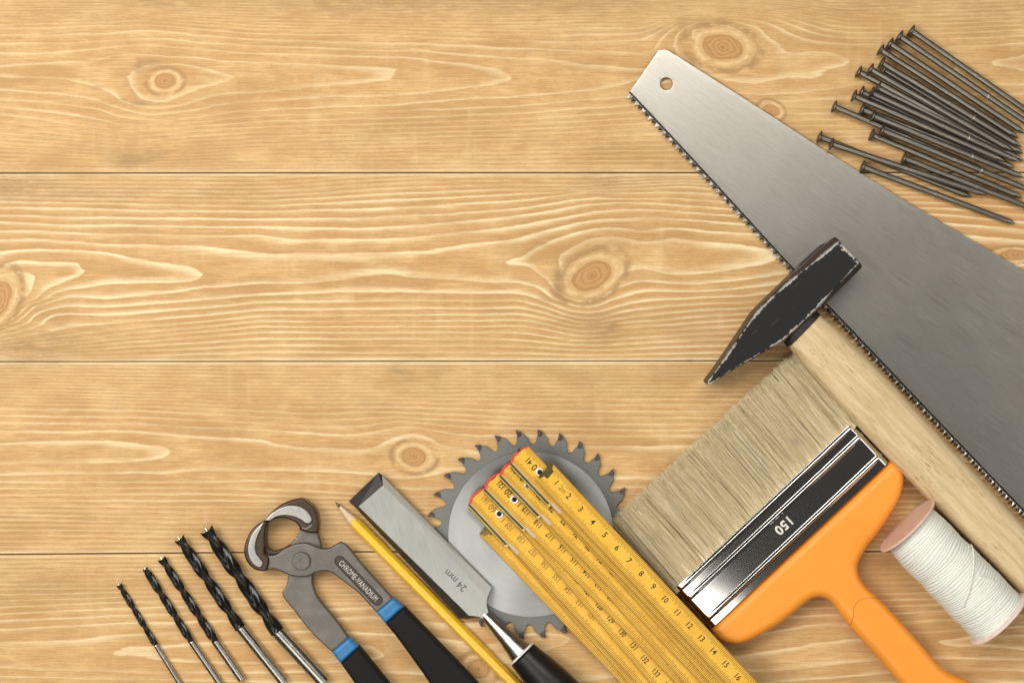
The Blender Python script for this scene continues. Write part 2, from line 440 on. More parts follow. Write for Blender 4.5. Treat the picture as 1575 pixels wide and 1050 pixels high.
def wood_material():
    m = NT('planed_pine')
    co = m.coord()
    G = m.attr('grain'); SP = m.attr('ring_gap'); KN = m.attr('knot'); ST = m.attr('stain'); WM = m.attr('warm')
    warp = m.noise(m.coord((0.012, 0.06, 1)), 1.0, 3)
    fine = m.noise(m.coord((0.05, 0.28, 1)), 1.0, 3)
    wv = m.math('ADD', m.math('MULTIPLY', m.math('SUBTRACT', warp, .5), 0.30), m.math('MULTIPLY', m.math('SUBTRACT', fine, .5), m.math('DIVIDE', 3.2, m.math('ADD', SP, 4.0))))
    G2 = m.math('ADD', G, wv)
    fr = m.math('FRACT', m.math('ADD', G2, 40.0))
    gap = m.math('MINIMUM', SP, 60.0)
    w = m.math('MAXIMUM', m.math('MINIMUM', m.math('MULTIPLY', gap, 0.21), 7.8), 1.2)
    wn = m.noise(m.coord((0.006, 0.02, 1), loc=(7, 3, 0)), 1.0, 3)
    w = m.math('MULTIPLY', m.math('MULTIPLY', w, m.ramp(wn, .3, .7, .55, 1.6)), m.math('ADD', 0.35, m.math('MULTIPLY', m.attr('contrast'), .6)))
    din = m.math('MULTIPLY', m.math('SUBTRACT', 1.0, fr), gap)
    dout = m.math('MULTIPLY', fr, gap)
    gauss = m.math('DIVIDE', din, w); gauss = m.math('MULTIPLY', gauss, gauss)
    pale = m.math('EXPONENT', m.math('MULTIPLY', gauss, -0.95))
    po = m.math('EXPONENT', m.math('MULTIPLY', dout, -1.8))
    pale = m.math('MAXIMUM', pale, po)
    late = m.math('MULTIPLY', m.math('EXPONENT', m.math('MULTIPLY', m.math('MAXIMUM', m.math('SUBTRACT', dout, 1.0), 0.0), -0.16)), m.ramp(dout, 0.3, 2.5))
    ampn = m.noise(m.coord((0.004, 0.035, 1), loc=(11, 5, 2)), 1.0, 4)
    amp = m.math('MULTIPLY', m.ramp(gap, 4.0, 15.0, 0.46, 1.0), m.ramp(ampn, .36, .60, .30, 1.0))
    knm = m.ramp(KN, 1.25, 1.75)
    CT = m.attr('contrast'); pale = m.math('MULTIPLY', m.math('MULTIPLY', m.math('MULTIPLY', pale, amp), CT), knm)
    pale = m.math('MINIMUM', pale, 1.0)
    # fibres
    fib = m.noise(m.coord((0.016, 0.42, 1)), 1.0, 5, 0.8)
    strk = m.noise(m.coord((0.012, 0.30, 1), loc=(6, 2, 0)), 1.0, 4, 0.75)
    dash = m.ramp(m.noise(m.coord((0.035, 0.55, 1), loc=(2, 6, 0)), 1.0, 2, .5), .63, .71)
    fib2 = m.noise(m.coord((0.05, 1.9, 1), loc=(3, 9, 0)), 1.0, 3, 0.7)
    blot = m.noise(m.coord((0.010, 0.02, 1), loc=(5, 0, 0)), 1.0, 5, 0.68)
    blot2 = m.noise(m.coord((0.035, 0.05, 1), loc=(1, 4, 0)), 1.0, 4, 0.6)
    chat = m.noise(m.coord((0.055, 0.006, 1), loc=(2, 8, 0)), 1.0, 2, 0.5)
    chm = m.ramp(m.noise(m.coord((0.006, 0.012, 1), loc=(4, 4, 0)), 1.0, 2), .48, .62)
    colA = m.mix(m.ramp(blot, .34, .68), (0.585, 0.33, 0.122), (0.77, 0.51, 0.23))
    colA = m.mix(m.ramp(blot2, .35, .75, 0, .45), colA, (0.52, 0.325, 0.15))
    colA = m.mix(m.math('MULTIPLY', m.math('MULTIPLY', late, CT), 0.62), colA, (0.50, 0.285, 0.11))
    colA = m.mix(m.ramp(fib, .36, .56, .60, 0), colA, (0.40, 0.22, 0.075))
    colA = m.mix(m.ramp(fib2, .52, .72, 0, .42), colA, (0.84, 0.64, 0.35))
    blot3 = m.noise(m.coord((0.0055, 0.016, 1), loc=(8, 1, 0)), 1.0, 4, 0.6)
    colA = m.mix(m.ramp(blot3, .46, .66, 0, .50), colA, (0.43, 0.24, 0.088))
    colA = m.mix(m.ramp(strk, .52, .30, 0, .32), colA, (0.44, 0.255, 0.095))
    colA = m.mix(m.ramp(strk, .54, .72, 0, .25), colA, (0.86, 0.66, 0.36))
    colA = m.mix(m.math('MULTIPLY', dash, .30), colA, (0.36, 0.19, 0.075))
    colA = m.mix(m.math('MULTIPLY', WM, 0.6), colA, (0.52, 0.26, 0.085))
    paleC = m.mix(m.ramp(fib, .3, .7), (0.86, 0.69, 0.39), (0.93, 0.79, 0.50))
    col = m.mix(m.math('MULTIPLY', pale, 0.86), colA, paleC)
    col = m.mix(m.math('MULTIPLY', chm, m.ramp(chat, .50, .72, 0, .12)), col, (0.86, 0.68, 0.42))
    col = m.mix(m.math('MULTIPLY', chm, m.ramp(chat, .48, .30, 0, .14)), col, (0.50, 0.32, 0.15))
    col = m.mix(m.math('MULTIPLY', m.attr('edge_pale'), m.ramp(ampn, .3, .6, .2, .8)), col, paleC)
    # knots
    kn = m.math('ADD', KN, m.math('MULTIPLY', m.math('SUBTRACT', m.noise(m.coord((.05, .05, 1)), 1.0, 3), .5), .35))
    rings = m.math('SINE', m.math('MULTIPLY', m.math('ADD', kn, m.math('MULTIPLY', blot2, .8)), 22.0))
    core = m.mix(m.ramp(rings, -.2, 1, 0, .5), (0.53, 0.295, 0.115), (0.34, 0.17, 0.06))
    core = m.mix(m.ramp(kn, 0.22, 0.0, 0, .6), core, (0.24, 0.12, 0.05))
    core = m.mix(m.ramp(kn, 0.75, 1.0, 0, .8), core, (0.42, 0.21, 0.075))
    halo = m.mix(m.ramp(m.math('SINE', m.math('MULTIPLY', kn, 13.0)), 0.0, 1, 0, .6), (0.74, 0.52, 0.26), (0.55, 0.33, 0.13))
    kc = m.mix(m.ramp(kn, 0.93, 1.06), core, halo)
    band = m.math('MULTIPLY', m.ramp(kn, 1.5, 1.72), m.ramp(kn, 2.15, 1.8))
    kc = m.mix(m.math('MULTIPLY', band, m.ramp(blot2, .40, .62)), kc, (0.36, 0.22, 0.09))
    col = m.mix(m.math('MULTIPLY', m.math('MULTIPLY', band, m.ramp(blot2, .36, .56)), .8), col, (0.38, 0.22, 0.09))
    hm = m.ramp(m.noise(m.coord((.05, .09, 1), loc=(3, 3, 3)), 1.0, 4, .7), .36, .60, .25, 1.0)
    km = m.math('MAXIMUM', m.ramp(kn, 1.12, 1.0), m.math('MULTIPLY', m.ramp(kn, 1.6, 1.25), hm))
    col = m.mix(km, col, kc)
    # stains and pores
    stn = m.math('MULTIPLY', ST, m.ramp(m.noise(m.coord((.03, .14, 1)), 1.0, 5, .75), .25, .75))
    col = m.mix(m.math('MINIMUM', m.math('MULTIPLY', stn, 0.95), 0.75), col, (0.33, 0.205, 0.085))
    pore = m.ramp(m.noise(m.coord((.10, 1.1, 1), loc=(9, 9, 9)), 1.0, 2, .5), .70, .80)
    col = m.mix(m.math('MULTIPLY', pore, .35), col, (0.25, 0.14, 0.06))
    gr = m.noise(m.coord((.42, .55, 1), loc=(5, 5, 5)), 1.0, 2, .6)
    col = m.mix(m.ramp(gr, .50, .30, 0, .20), col, (0.40, 0.24, 0.10))
    col = m.mix(m.ramp(gr, .52, .72, 0, .10), col, (0.92, 0.74, 0.45))
    m.set(Base_Color=col, Roughness=m.ramp(fib, .3, .7, .50, .62), Specular_IOR_Level=0.25)
    hgt = m.math('ADD', m.math('MULTIPLY', pale, 0.8), m.math('MULTIPLY', fib, 0.8))
    m.bump(hgt, 0.22, 0.00012)
    return m.mat

WOOD = wood_material()
m_gap = simple('dark_board_gap', (0.035, 0.022, 0.012), 0.9, bumpv=0)
bv = [(-120, -120, -50), (1700, -120, -50), (1700, 1170, -50), (-120, 1170, -50), (-120, -120, -40), (1700, -120, -40), (1700, 1170, -40), (-120, 1170, -40)]
table = mk('tabletop', bv, [(0,1,2,3),(4,5,6,7),(0,1,5,4),(1,2,6,5),(2,3,7,6),(3,0,4,7)], m_gap, smooth=False)
tag(table, kind='structure')

def plank(k, board, gap_top, gap_bot, contrast):
    ev = fit(board)
    x = np.arange(-110, 1690, 3.0); nx = len(x)
    yt = seam(k, x) + gap_top; yb = seam(k+1, x) - gap_bot
    # rows: bottom skirt, rounded edge, surface
    ny = 98
    t = np.linspace(0, 1, ny)
    e = np.array([0, 0, 0.25, 0.9])      # edge inset
    ez = np.array([-39, -1.6, -0.5, -0.08])
    rows = []; zs = []
    for ei, zi in zip(e, ez): rows.append(yt + ei); zs.append(np.full(nx, zi))
    for tt in t: rows.append(yt + 1.8 + (yb - yt - 3.6) * tt); zs.append(np.zeros(nx))
    for ei, zi in zip(e[::-1], ez[::-1]): rows.append(yb - ei); zs.append(np.full(nx, zi))
    Y = np.array(rows); Zz = np.array(zs); X = np.tile(x, (len(rows), 1)); nr = len(rows)
    wp = np.stack([(X - CX) * S, (CY - Y) * S, Zz * S], -1).reshape(-1, 3)
    pts = np.stack([X, Y], -1).reshape(-1, 2)
    G = ev(pts).reshape(nr, nx)
    gy = (ev(pts + [0, .7]) - ev(pts - [0, .7])).reshape(nr, nx) / 1.4
    gx = (ev(pts + [.7, 0]) - ev(pts - [.7, 0])).reshape(nr, nx) / 1.4
    gap = 1 / np.maximum(np.hypot(gx, gy), 1/60)
    kn = np.full(pts.shape[0], 9.0)
    for (cx, cy, rx, ry, an) in KNOTS:
        a = math.radians(an); dx = pts[:, 0] - cx; dy = pts[:, 1] - cy
        u = dx * math.cos(a) + dy * math.sin(a); v = -dx * math.sin(a) + dy * math.cos(a)
        kn = np.minimum(kn, np.hypot(u / rx, v / ry))
    st = np.zeros(len(pts)); wm = np.zeros(len(pts))
    for (cx, cy, rx, ry, s_) in STAINS: st += s_ * np.exp(-((pts[:, 0]-cx)/rx)**2 - ((pts[:, 1]-cy)/ry)**2)
    for (cx, cy, rx, ry, s_) in WARMS: wm += s_ * np.exp(-((pts[:, 0]-cx)/rx)**2 - ((pts[:, 1]-cy)/ry)**2)
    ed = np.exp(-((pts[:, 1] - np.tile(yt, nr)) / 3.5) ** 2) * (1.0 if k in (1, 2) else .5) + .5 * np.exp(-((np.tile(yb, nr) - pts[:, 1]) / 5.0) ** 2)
    me = bpy.data.meshes.new('plank')
    idx = np.arange(nr * nx).reshape(nr, nx)
    F = np.stack([idx[:-1, :-1], idx[1:, :-1], idx[1:, 1:], idx[:-1, 1:]], -1).reshape(-1, 4)
    me.vertices.add(len(wp)); me.vertices.foreach_set('co', wp.ravel())
    me.loops.add(F.size); me.loops.foreach_set('vertex_index', F.ravel())
    me.polygons.add(len(F)); me.polygons.foreach_set('loop_start', np.arange(0, F.size, 4)); me.polygons.foreach_set('loop_total', np.full(len(F), 4))
    me.update(calc_edges=True); me.validate()
    me.shade_smooth()
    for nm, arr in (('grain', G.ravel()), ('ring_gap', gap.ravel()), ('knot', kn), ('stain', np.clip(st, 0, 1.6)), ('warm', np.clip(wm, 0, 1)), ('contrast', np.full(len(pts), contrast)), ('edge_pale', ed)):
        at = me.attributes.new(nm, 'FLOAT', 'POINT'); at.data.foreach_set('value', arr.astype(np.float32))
    me.materials.append(WOOD)
    o = bpy.data.objects.new('plank', me); COL.objects.link(o); o.parent = table
    return o
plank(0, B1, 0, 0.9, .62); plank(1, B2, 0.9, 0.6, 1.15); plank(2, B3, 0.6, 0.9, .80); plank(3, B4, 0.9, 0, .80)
# ------------------------------------------------------------------ drill bits
m_flute = simple('black_oxide_steel', (0.020, 0.019, 0.018), 0.19, 1.0, 0.5, 0.3, 0.1, 0.05)
m_flute.node_tree.nodes['Principled BSDF'].inputs['Metallic'].default_value = 0.35
m_shank = simple('ground_steel_shank', (0.50, 0.485, 0.44), 0.27, 1.0, var=.06, vs_=.04, bumpv=0)
m_bright = simple('bright_ground_steel', (0.74, 0.73, 0.69), 0.22, 1.0, bumpv=0.05)

def drill(tip, start, end, dia, sdia, half_pitch, label, phase):
    R = dia / 2; z = R + 0.3
    tip = c(tip, z); start = c(start, z); end = c(end, z)
    root = thing('drill_bit', label, 'drill bit', start, 0, 'brad point drill bits')
    T = np.array([*tip, z]); A = np.array([*start, z]); L = np.linalg.norm(A - T); u = (A - T) / L
    s = np.cross(u, [0, 0, 1.0]); s /= np.linalg.norm(s); w = np.cross(s, u)
    pt = R * 0.62                         # the centre point stands this far proud
    nth = 40; V = []; F = []; MI = []
    ts = np.arange(pt, L + 0.01, 1.3)
    def prof(th):
        # two lands, two hollow flutes
        a = abs(((th + math.pi/2) % math.pi) - math.pi/2)       # 0 at land centre
        if a < 0.72: return 1.0 - 0.05 * (1 if 0.0 < (((th + math.pi/2) % math.pi) - math.pi/2) + 0.45 else 0)
        q = (a - 0.72) / (math.pi/2 - 0.72)
        return 1.0 - 0.60 * math.sin(min(1, q * 1.25) * math.pi/2) ** 0.8
    for i, t in enumerate(ts):
        ph = phase + math.pi * (t / half_pitch)
        runout = min(1, max(0, (L - t) / (R * 2.2)))
        for k in range(nth):
            th = 2*math.pi*k/nth
            rr = R * (1 - (1 - prof(th)) * (runout ** 0.6))
            back = 0.0
            if i == 0:
                a = ((th + math.pi/2) % math.pi) - math.pi/2
                back = (R*0.16 if -0.72 < a < -0.30 else (-R*0.10 if abs(a) < 0.72 else -R*0.20))
            an = th + ph
            V.append(tuple(T + u*(t - back) + rr*(math.cos(an)*s + math.sin(an)*w)))
    n = len(ts)
    for i in range(n-1):
        for k in range(nth):
            F.append((i*nth+k, i*nth+(k+1) % nth, (i+1)*nth+(k+1) % nth, (i+1)*nth+k))
            th = 2*math.pi*(k+.5)/nth; a = ((th + math.pi/2) % math.pi) - math.pi/2
            MI.append(1 if (0.44 < a < 0.72 and runout > .3) else 0)
    F.append(tuple(range(nth))[::-1]); MI.append(0)
    F.append(tuple((n-1)*nth+k for k in range(nth))); MI.append(0)
    acc = Acc(); acc.v = V; acc.f = F; acc.m = MI
    o = mk('twisted_flute', V, F, None, root, angle=40, mats=[m_flute, m_bright], midx=None)
    # material per face by helix angle, on the narrow ground margin
    me = o.data
    if len(me.polygons) == len(MI): me.polygons.foreach_set('material_index', MI)
    # centre point
    pv, pf = lathe(T - u*0.2, T + u*(pt+2), [(0, 0.15), (pt*0.55, R*0.16), (pt*0.6, R*0.17), (pt+1.5, R*0.22)], 10)
    mk('centre_point', pv, pf, m_bright, root)
    E = np.array([*end, z]); Ls = np.linalg.norm(E - A); r2 = sdia/2
    pr = [(-R*0.5, R*0.55), (0, r2*0.97), (0.8, r2), (Ls-1.6, r2), (Ls-0.5, r2*0.93), (Ls, r2*0.75)]
    pv, pf = lathe(A, E, pr, 36); mk('shank', pv, pf, m_shank, root)
    return root
Z1 = lambda pts: Zm(150, 780, 3.889, pts)
b = Z1([(123,452),(350,825), (277,355),(562,803), (375,292),(705,800), (478,170),(856,722), (638,114),(1078,745)])
drill(b[0], b[1], (292, 1075), 9.6, 8.0, 34, 'smallest and leftmost of the five black brad point drill bits', 0.3)
drill(b[2], b[3], (357, 1078), 12.2, 10.4, 42, 'second smallest black twist drill bit, between the smallest and the middle one', 0.9)
drill(b[4], b[5], (372.5, 1045), 13.6, 12.4, 46, 'middle drill bit of five, the short one whose whole shank end shows', 0.2)
drill(b[6], b[7], (437, 1049.5), 18.0, 15.6, 62, 'fourth drill bit from the left, beside the thickest one', 0.5)
drill(b[8], b[9], (499, 1050), 22.5, 20.0, 71, 'thickest black drill bit, next to the jaws of the pincers', 0.4)

# ------------------------------------------------------------------ pincers
def steel_cast():
    m = NT('forged_grey_steel'); co = m.coord()
    n = m.noise(co, 0.8, 4, .7); b2 = m.noise(co, 0.05, 3)
    col = m.mix(m.ramp(n, .3, .7), (0.085, 0.078, 0.068), (0.20, 0.184, 0.162))
    col = m.mix(m.ramp(b2, .35, .7, 0, .35), col, (0.24, 0.22, 0.195))
    m.set(Base_Color=col, Metallic=0.8, Roughness=m.ramp(n, .3, .7, .38, .52)); m.bump(n, .35, .00015); return m.mat
m_forge = steel_cast()
m_jaw = brushed('ground_jaw_steel', (0.28, 0.275, 0.255), (0.44, 0.43, 0.40), 0.40, 40, stretch=8, bumpv=0.3)
m_brown = simple('bronzed_jaw_side', (0.075, 0.050, 0.035), 0.32, 0.7, bumpv=0.2)
def rubber():
    m = NT('black_rubber_grip'); co = m.coord(); n = m.noise(co, 1.6, 3, .7)
    m.set(Base_Color=m.mix(n, (0.006, 0.006, 0.006), (0.016, 0.0155, 0.015)), Roughness=.72, Specular_IOR_Level=.2); m.bump(n, .5, .0001); return m.mat
m_rub = rubber()
m_blue = simple('blue_plastic', (0.022, 0.175, 0.40), 0.35, 0, var=.08, bumpv=0.1)
Z2 = lambda pts: Zm(350, 740, 3.387, pts)
pin = thing('pincers', 'dark steel pincers with black grips and blue collars, jaws pointing up left', 'pincers', (463, 862))
zA = 30
oA = cl(spline(Z2([(186,372),(215,384),(252,380),(300,348),(350,327),(400,320),(440,331),(488,349),(530,347),(568,326),(588,316,1),(622,334),(700,430),(862,610,1),(776,682,1),(680,580),(592,512),(556,484),(520,467),(470,471),(430,490),(400,497),(350,495),(300,480),(250,457),(205,461),(170,464,1),(150,420)]), 2.2), zA)
v, f = puff(oA, 14, zA, 2.6, spacing=7)
hA = mk('front_arm', v, f, m_forge, pin)
oB = cl(spline(Z2([(330,322),(352,300),(376,262),(374,244),(430,262),(469,258,1),(476,290),(487,338),(480,420),(447,480),(442,520),(452,565),(475,612),(560,715),(632,815,1),(546,889,1),(440,790),(340,664),(292,604),(283,580,1),(306,545),(316,495),(330,420)]), 2.2), 20)
v, f = puff(oB, 5, 20, 2.4, spacing=7)
hB = mk('rear_arm', v, f, m_forge, pin)
# jaws: bulky curved bodies with ground faces
oJ1 = cl(spline(Z2([(190,203,1),(150,228),(112,270),(88,335),(87,385),(108,430),(140,458),(170,466),(205,462),(215,400),(192,372),(196,340),(193,300),(200,250),(206,212,1)]), 2.2), 34)
v, f = puff(oJ1, 4, 34, 3.5, spacing=6); j1 = mk('jaw', v, f, m_brown, pin)
oF1 = cl(spline(Z2([(189,205,1),(152,240),(122,280),(106,330),(104,372),(116,412),(140,440),(165,450),(181,441),(184,420),(168,396),(150,372),(146,335),(158,288),(176,250),(188,225,1)]), 2.0), 37)
v, f = puff(oF1, 30, 37, 2.2, spacing=5); mk('ground_face', v, f, m_jaw, j1)
oJ2 = cl(spline(Z2([(192,203,1),(228,160),(290,115),(380,90),(428,118),(462,155),(474,215),(470,262),(430,268),(382,256),(372,236),(350,212),(300,193),(250,195),(215,212,1)]), 2.2), 34)
v, f = puff(oJ2, 4, 34, 3.5, spacing=6); j2 = mk('jaw', v, f, m_brown, pin)
oF2 = cl(spline(Z2([(190,206,1),(230,163),(288,131),(345,124),(396,139),(430,172),(441,203),(428,219),(404,220),(386,205),(350,187),(292,178),(250,188),(220,207,1)]), 2.0), 37)
v, f = puff(oF2, 30, 37, 2.2, spacing=5); mk('ground_face', v, f, m_jaw, j2)
oF3 = cl(spline(Z2([(384,232),(410,238),(442,216),(446,232),(420,252),(392,252)]), 2.0), 33)
v, f = puff(oF3, 20, 35, 2.0, spacing=5); mk('jaw_heel', v, f, m_forge, j2)
# inner jaw wall seen through the opening
oW = cl(spline(Z2([(196,212),(206,212),(203,290),(212,345),(250,362),(320,330),(330,322),(305,350),(250,382),(200,378),(188,340),(190,280)]), 2.0), 20)
v, f = puff(oW, 4, 22, 2, spacing=5); mk('inner_jaw_wall', v, f, m_brown, j1)
rc = c(Z2([(384,415)])[0], 34)
v, f = lathe((*rc, 28), (*rc, 35), [(0, 13.6), (5.2, 13.6), (6.0, 12.9), (6.2, 11.8), (6.0, 3.0), (5.6, 2.6), (5.4, 1.0)], 40)
mk('rivet', v, f, m_forge, pin)
# recessed panel with raised lettering
a0 = np.array(c(Z2([(585,415)])[0], zA)); a1 = np.array(c(Z2([(780,618)])[0], zA)); dv = (a1-a0)/np.linalg.norm(a1-a0); nv = np.array([-dv[1], dv[0]])
capR = 7.6; path = []
for k in range(25):
    th = math.pi/2 + math.pi*k/24; path.append(a0 + capR*(math.cos(th)*dv + math.sin(th)*nv))
for k in range(25):
    th = -math.pi/2 + math.pi*k/24; path.append(a1 + capR*(math.cos(th)*dv + math.sin(th)*nv))
path.append(path[0])
v, f = tube([(p[0], p[1], zA+.1) for p in path], 0.85, 6); mk('panel_rim', v, f, m_brown, hA)
ang = -math.degrees(math.atan2(dv[1], dv[0]))
v, f = text_geo('CHROME-VANADIUM', 12.4, tuple((a0+a1)/2), ang, zA-.2, 0.9, 0.05, 1.10, 3, 0.12, fitw=80)
m_lett = simple('lit_lettering_steel', (0.50, 0.46, 0.40), 0.45, 0.5, bumpv=0)  # lighter than the arm: light on the raised letters put into colour
m_recess = simple('recess_shade', (0.065, 0.057, 0.05), 0.5, 0.6, bumpv=.3)  # dark floor plate: shade around the letters put into colour
rv_, rf_ = puff([tuple(q) for q in path[:-1]], zA-.6, zA+.12, .05, spacing=40, rings=1); mk('recessed_panel', rv_, rf_, m_recess, hA)
mk('raised_lettering', v, f, m_lett, hA)

def grip(pts_l, pts_r, z0, z1, name, mat, par, r=5):
    o = cl(spline([p + (1,) if i in (0, len(pts_l)-1) else p for i, p in enumerate(pts_l)] + [p + (1,) if i in (0, len(pts_r)-1) else p for i, p in enumerate(pts_r[::-1])], 3), z1)
    v, f = puff(o, z0, z1, r, spacing=6); return mk(name, v, f, mat, par)
cA = Z2([(773,681),(862,608),(917,655),(821,742)])
grip([cA[0], cA[3]], [cA[1], cA[2]], 6, 35, 'blue_collar', m_blue, pin, 5)
grip([cA[3], (612,983), (660,1050), (700,1110)], [cA[2], (668,982), (733,1050), (785,1112)], 5, 37, 'rubber_grip', m_rub, pin, 8)
cB = Z2([(542,889),(632,813),(682,862),(588,950)])
grip([cB[0], cB[3]], [cB[1], cB[2]], 4, 32, 'blue_collar', m_blue, pin, 5)
grip([cB[3], (546,1053), (580,1110)], [cB[2], (600,1055), (640,1110)], 3, 34, 'rubber_grip', m_rub, pin, 8)

# ------------------------------------------------------------------ pencil
pen = thing('pencil', 'yellow hexagonal pencil with sharpened point, between pincers and chisel', 'pencil', (542, 800))
pr = 9.2; zc = 8.2
pt_, pb_, pe_ = c((515.5, 771.5), zc), c((541.5, 799.5), zc), c((826, 1087), zc)
T = np.array([*pt_, zc - 1.0]); Bc = np.array([*pb_, zc]); E = np.array([*pe_, zc]); u = (E-Bc)/np.linalg.norm(E-Bc)
s = np.cross(u, [0,0,1.0]); s /= np.linalg.norm(s); w = np.cross(s, u)
def hexring(P, r, rot=0.0, n=36, jag=0.0, rnd=0.0):
    out = []
    for k in range(n):
        th = 2*math.pi*k/n + rot
        a = ((th) % (math.pi/3)) - math.pi/6
        rr = r*math.cos(math.pi/6)/math.cos(a); rr = rr*(1-rnd) + r*0.93*rnd
        out.append(tuple(P + u*jag*math.cos(6*th) + rr*(math.cos(th)*s + math.sin(th)*w)))
    return out
V = hexring(Bc + u*2, pr, 0, 36, 4.0, .1); n0 = 36
V += hexring(Bc + u*10, pr, 0, 36, 0, .1); V += hexring(E, pr, 0, 36, 0, .1)
F = []
for i in range(2):
    for k in range(36): F.append((i*36+k, i*36+(k+1)%36, (i+1)*36+(k+1)%36, (i+1)*36+k))
F.append(tuple(72+k for k in range(36)))
m_yel = simple('yellow_lacquer', (0.86, 0.52, 0.035), 0.30, 0, var=.07, bumpv=0.05)
mk('lacquered_body', V, F, m_yel, pen, angle=25)
m_cone = brushed('sharpened_cedar', (0.62, 0.44, 0.27), (0.76, 0.60, 0.41), 0.7, 0, stretch=1.0, metal=0, bumpv=.4)
Lc = np.linalg.norm(Bc - T)
v, f = lathe(T, Bc + u*8, [(10, 2.4), (Lc*0.98+2, 7.6), (Lc+5, 7.9)], 24); mk('sharpened_cone', v, f, m_cone, pen)
m_lead = simple('graphite', (0.05, 0.048, 0.045), 0.3, 0.6, bumpv=0.1)
v, f = lathe(T, Bc, [(0, 0.3), (1.2, 0.75), (10.4, 2.5)], 16); mk('graphite_point', v, f, m_lead, pen)

# ------------------------------------------------------------------ chisel
Z3 = lambda pts: Zm(500, 700, 3.0, pts)
chi = thing('wood_chisel', 'broad steel wood chisel with black handle, lying on the circular saw blade', 'chisel', (660, 860))
zt = 24; zlow = 15
def P3(pts, z): return [(*c(q, z), z) for q in Z3(pts)]
topf = P3([(155,236),(266,140),(750,652),(745,690),(754,722),(728,752),(702,742),(664,738)], zt)
lowL = P3([(108,212),(128,228),(622,752),(650,756),(668,744)], zlow)
edge = P3([(108,212),(247,79)], zlow-1)
rt = P3([(262,92),(282,112),(768,606),(764,640),(754,656)], zlow)
m_face = brushed('surface_ground_chisel_steel', (0.33, 0.33, 0.31), (0.43, 0.43, 0.405), 0.38, 75, stretch=40, bumpv=0.2)
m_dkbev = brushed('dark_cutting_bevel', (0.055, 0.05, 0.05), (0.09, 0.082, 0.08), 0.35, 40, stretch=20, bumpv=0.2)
m_lbev = brushed('lit_side_bevel', (0.50, 0.50, 0.46), (0.66, 0.66, 0.61), 0.50, 75, stretch=10, bumpv=.4, metal=.55)  # paler than the face: light caught by this bevel put into colour
acc = Acc()
tf = topf
acc.add((tf, [tuple(range(8))]), 0)
# cutting bevel
acc.add(([tf[0], tf[1], rt[0], edge[1], edge[0], lowL[1]], [(0, 5, 4), (0, 4, 3), (0, 3, 1), (1, 3, 2)]), 1)
# left side bevel and wall
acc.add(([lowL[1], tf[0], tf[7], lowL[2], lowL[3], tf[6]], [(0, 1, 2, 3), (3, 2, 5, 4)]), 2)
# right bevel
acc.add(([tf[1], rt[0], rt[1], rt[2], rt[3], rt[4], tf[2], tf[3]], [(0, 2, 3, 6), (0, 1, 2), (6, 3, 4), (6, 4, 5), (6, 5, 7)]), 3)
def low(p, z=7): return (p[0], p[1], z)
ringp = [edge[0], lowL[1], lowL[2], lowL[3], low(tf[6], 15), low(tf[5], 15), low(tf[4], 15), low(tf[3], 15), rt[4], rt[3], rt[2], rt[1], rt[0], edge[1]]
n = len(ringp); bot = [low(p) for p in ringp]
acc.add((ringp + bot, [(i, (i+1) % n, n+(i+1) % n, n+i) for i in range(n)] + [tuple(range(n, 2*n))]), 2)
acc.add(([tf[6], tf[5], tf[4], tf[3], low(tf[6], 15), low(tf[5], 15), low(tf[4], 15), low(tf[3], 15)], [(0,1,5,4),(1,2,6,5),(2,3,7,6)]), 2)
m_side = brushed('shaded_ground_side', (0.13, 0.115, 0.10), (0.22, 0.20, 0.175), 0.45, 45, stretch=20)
me_ = bpy.data.meshes.new('blade'); off = wloc(chi)
me_.from_pydata([tuple(W(*p) - off) for p in acc.v], [], acc.f)
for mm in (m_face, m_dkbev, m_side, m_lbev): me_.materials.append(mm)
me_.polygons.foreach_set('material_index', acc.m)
bm = bmesh.new(); bm.from_mesh(me_); bmesh.ops.remove_doubles(bm, verts=bm.verts, dist=1e-6); bmesh.ops.recalc_face_normals(bm, faces=bm.faces); bm.to_mesh(me_); bm.free()
cb = bpy.data.objects.new('blade', me_); COL.objects.link(cb); cb.parent = chi
md = cb.modifiers.new('softened_edges', 'BEVEL'); md.width = 0.00016; md.segments = 2; md.limit_method = 'ANGLE'; md.angle_limit = math.radians(18)
m_stamp = simple('stamped_mark', (0.06, 0.055, 0.05), 0.6, 0.3, bumpv=0)
v, f = text_geo('24 mm', 15.5, c(Z3([(600,577)])[0], zt), 137, zt+.05, 0.1, 0, .95); mk('stamped_size', v, f, m_stamp, cb)
# neck, washer, handle
n0 = np.array([*c(Z3([(733,733)])[0], 19), 18.0]); n1 = np.array([*c(Z3([(905,912)])[0], 27), 27.0])
Ln = np.linalg.norm(n1 - n0)
m_neck = simple('polished_neck_steel', (0.40, 0.38, 0.35), 0.30, 1.0, var=.12, vs_=.06, bumpv=0)
v, f = lathe(n0, n1, [(-6, 4.5), (0, 6.2), (5, 6.8), (14, 8.2), (30, 10.2), (50, 12.8), (66, 15.8), (Ln-3, 18.5), (Ln+1, 19.0)], 40); mk('neck', v, f, m_neck, chi)
uu = (n1-n0)/Ln
m_wash = simple('white_washer', (0.75, 0.73, 0.68), 0.35, 0, bumpv=.05)
h0 = n1 + uu*0.2
v, f = lathe(h0, h0+uu*4, [(-1, 18), (-.6, 23.2), (0, 24.0), (2.2, 24.0), (2.8, 23.4), (3.2, 20)], 48); mk('washer', v, f, m_wash, chi)
m_blk = simple('black_handle_plastic', (0.007, 0.007, 0.007), 0.38, 0, bumpv=.25, bscale=.3)
h1 = h0 + uu*3.0; h2 = h1 + np.array([uu[0], uu[1], 0.02])*150
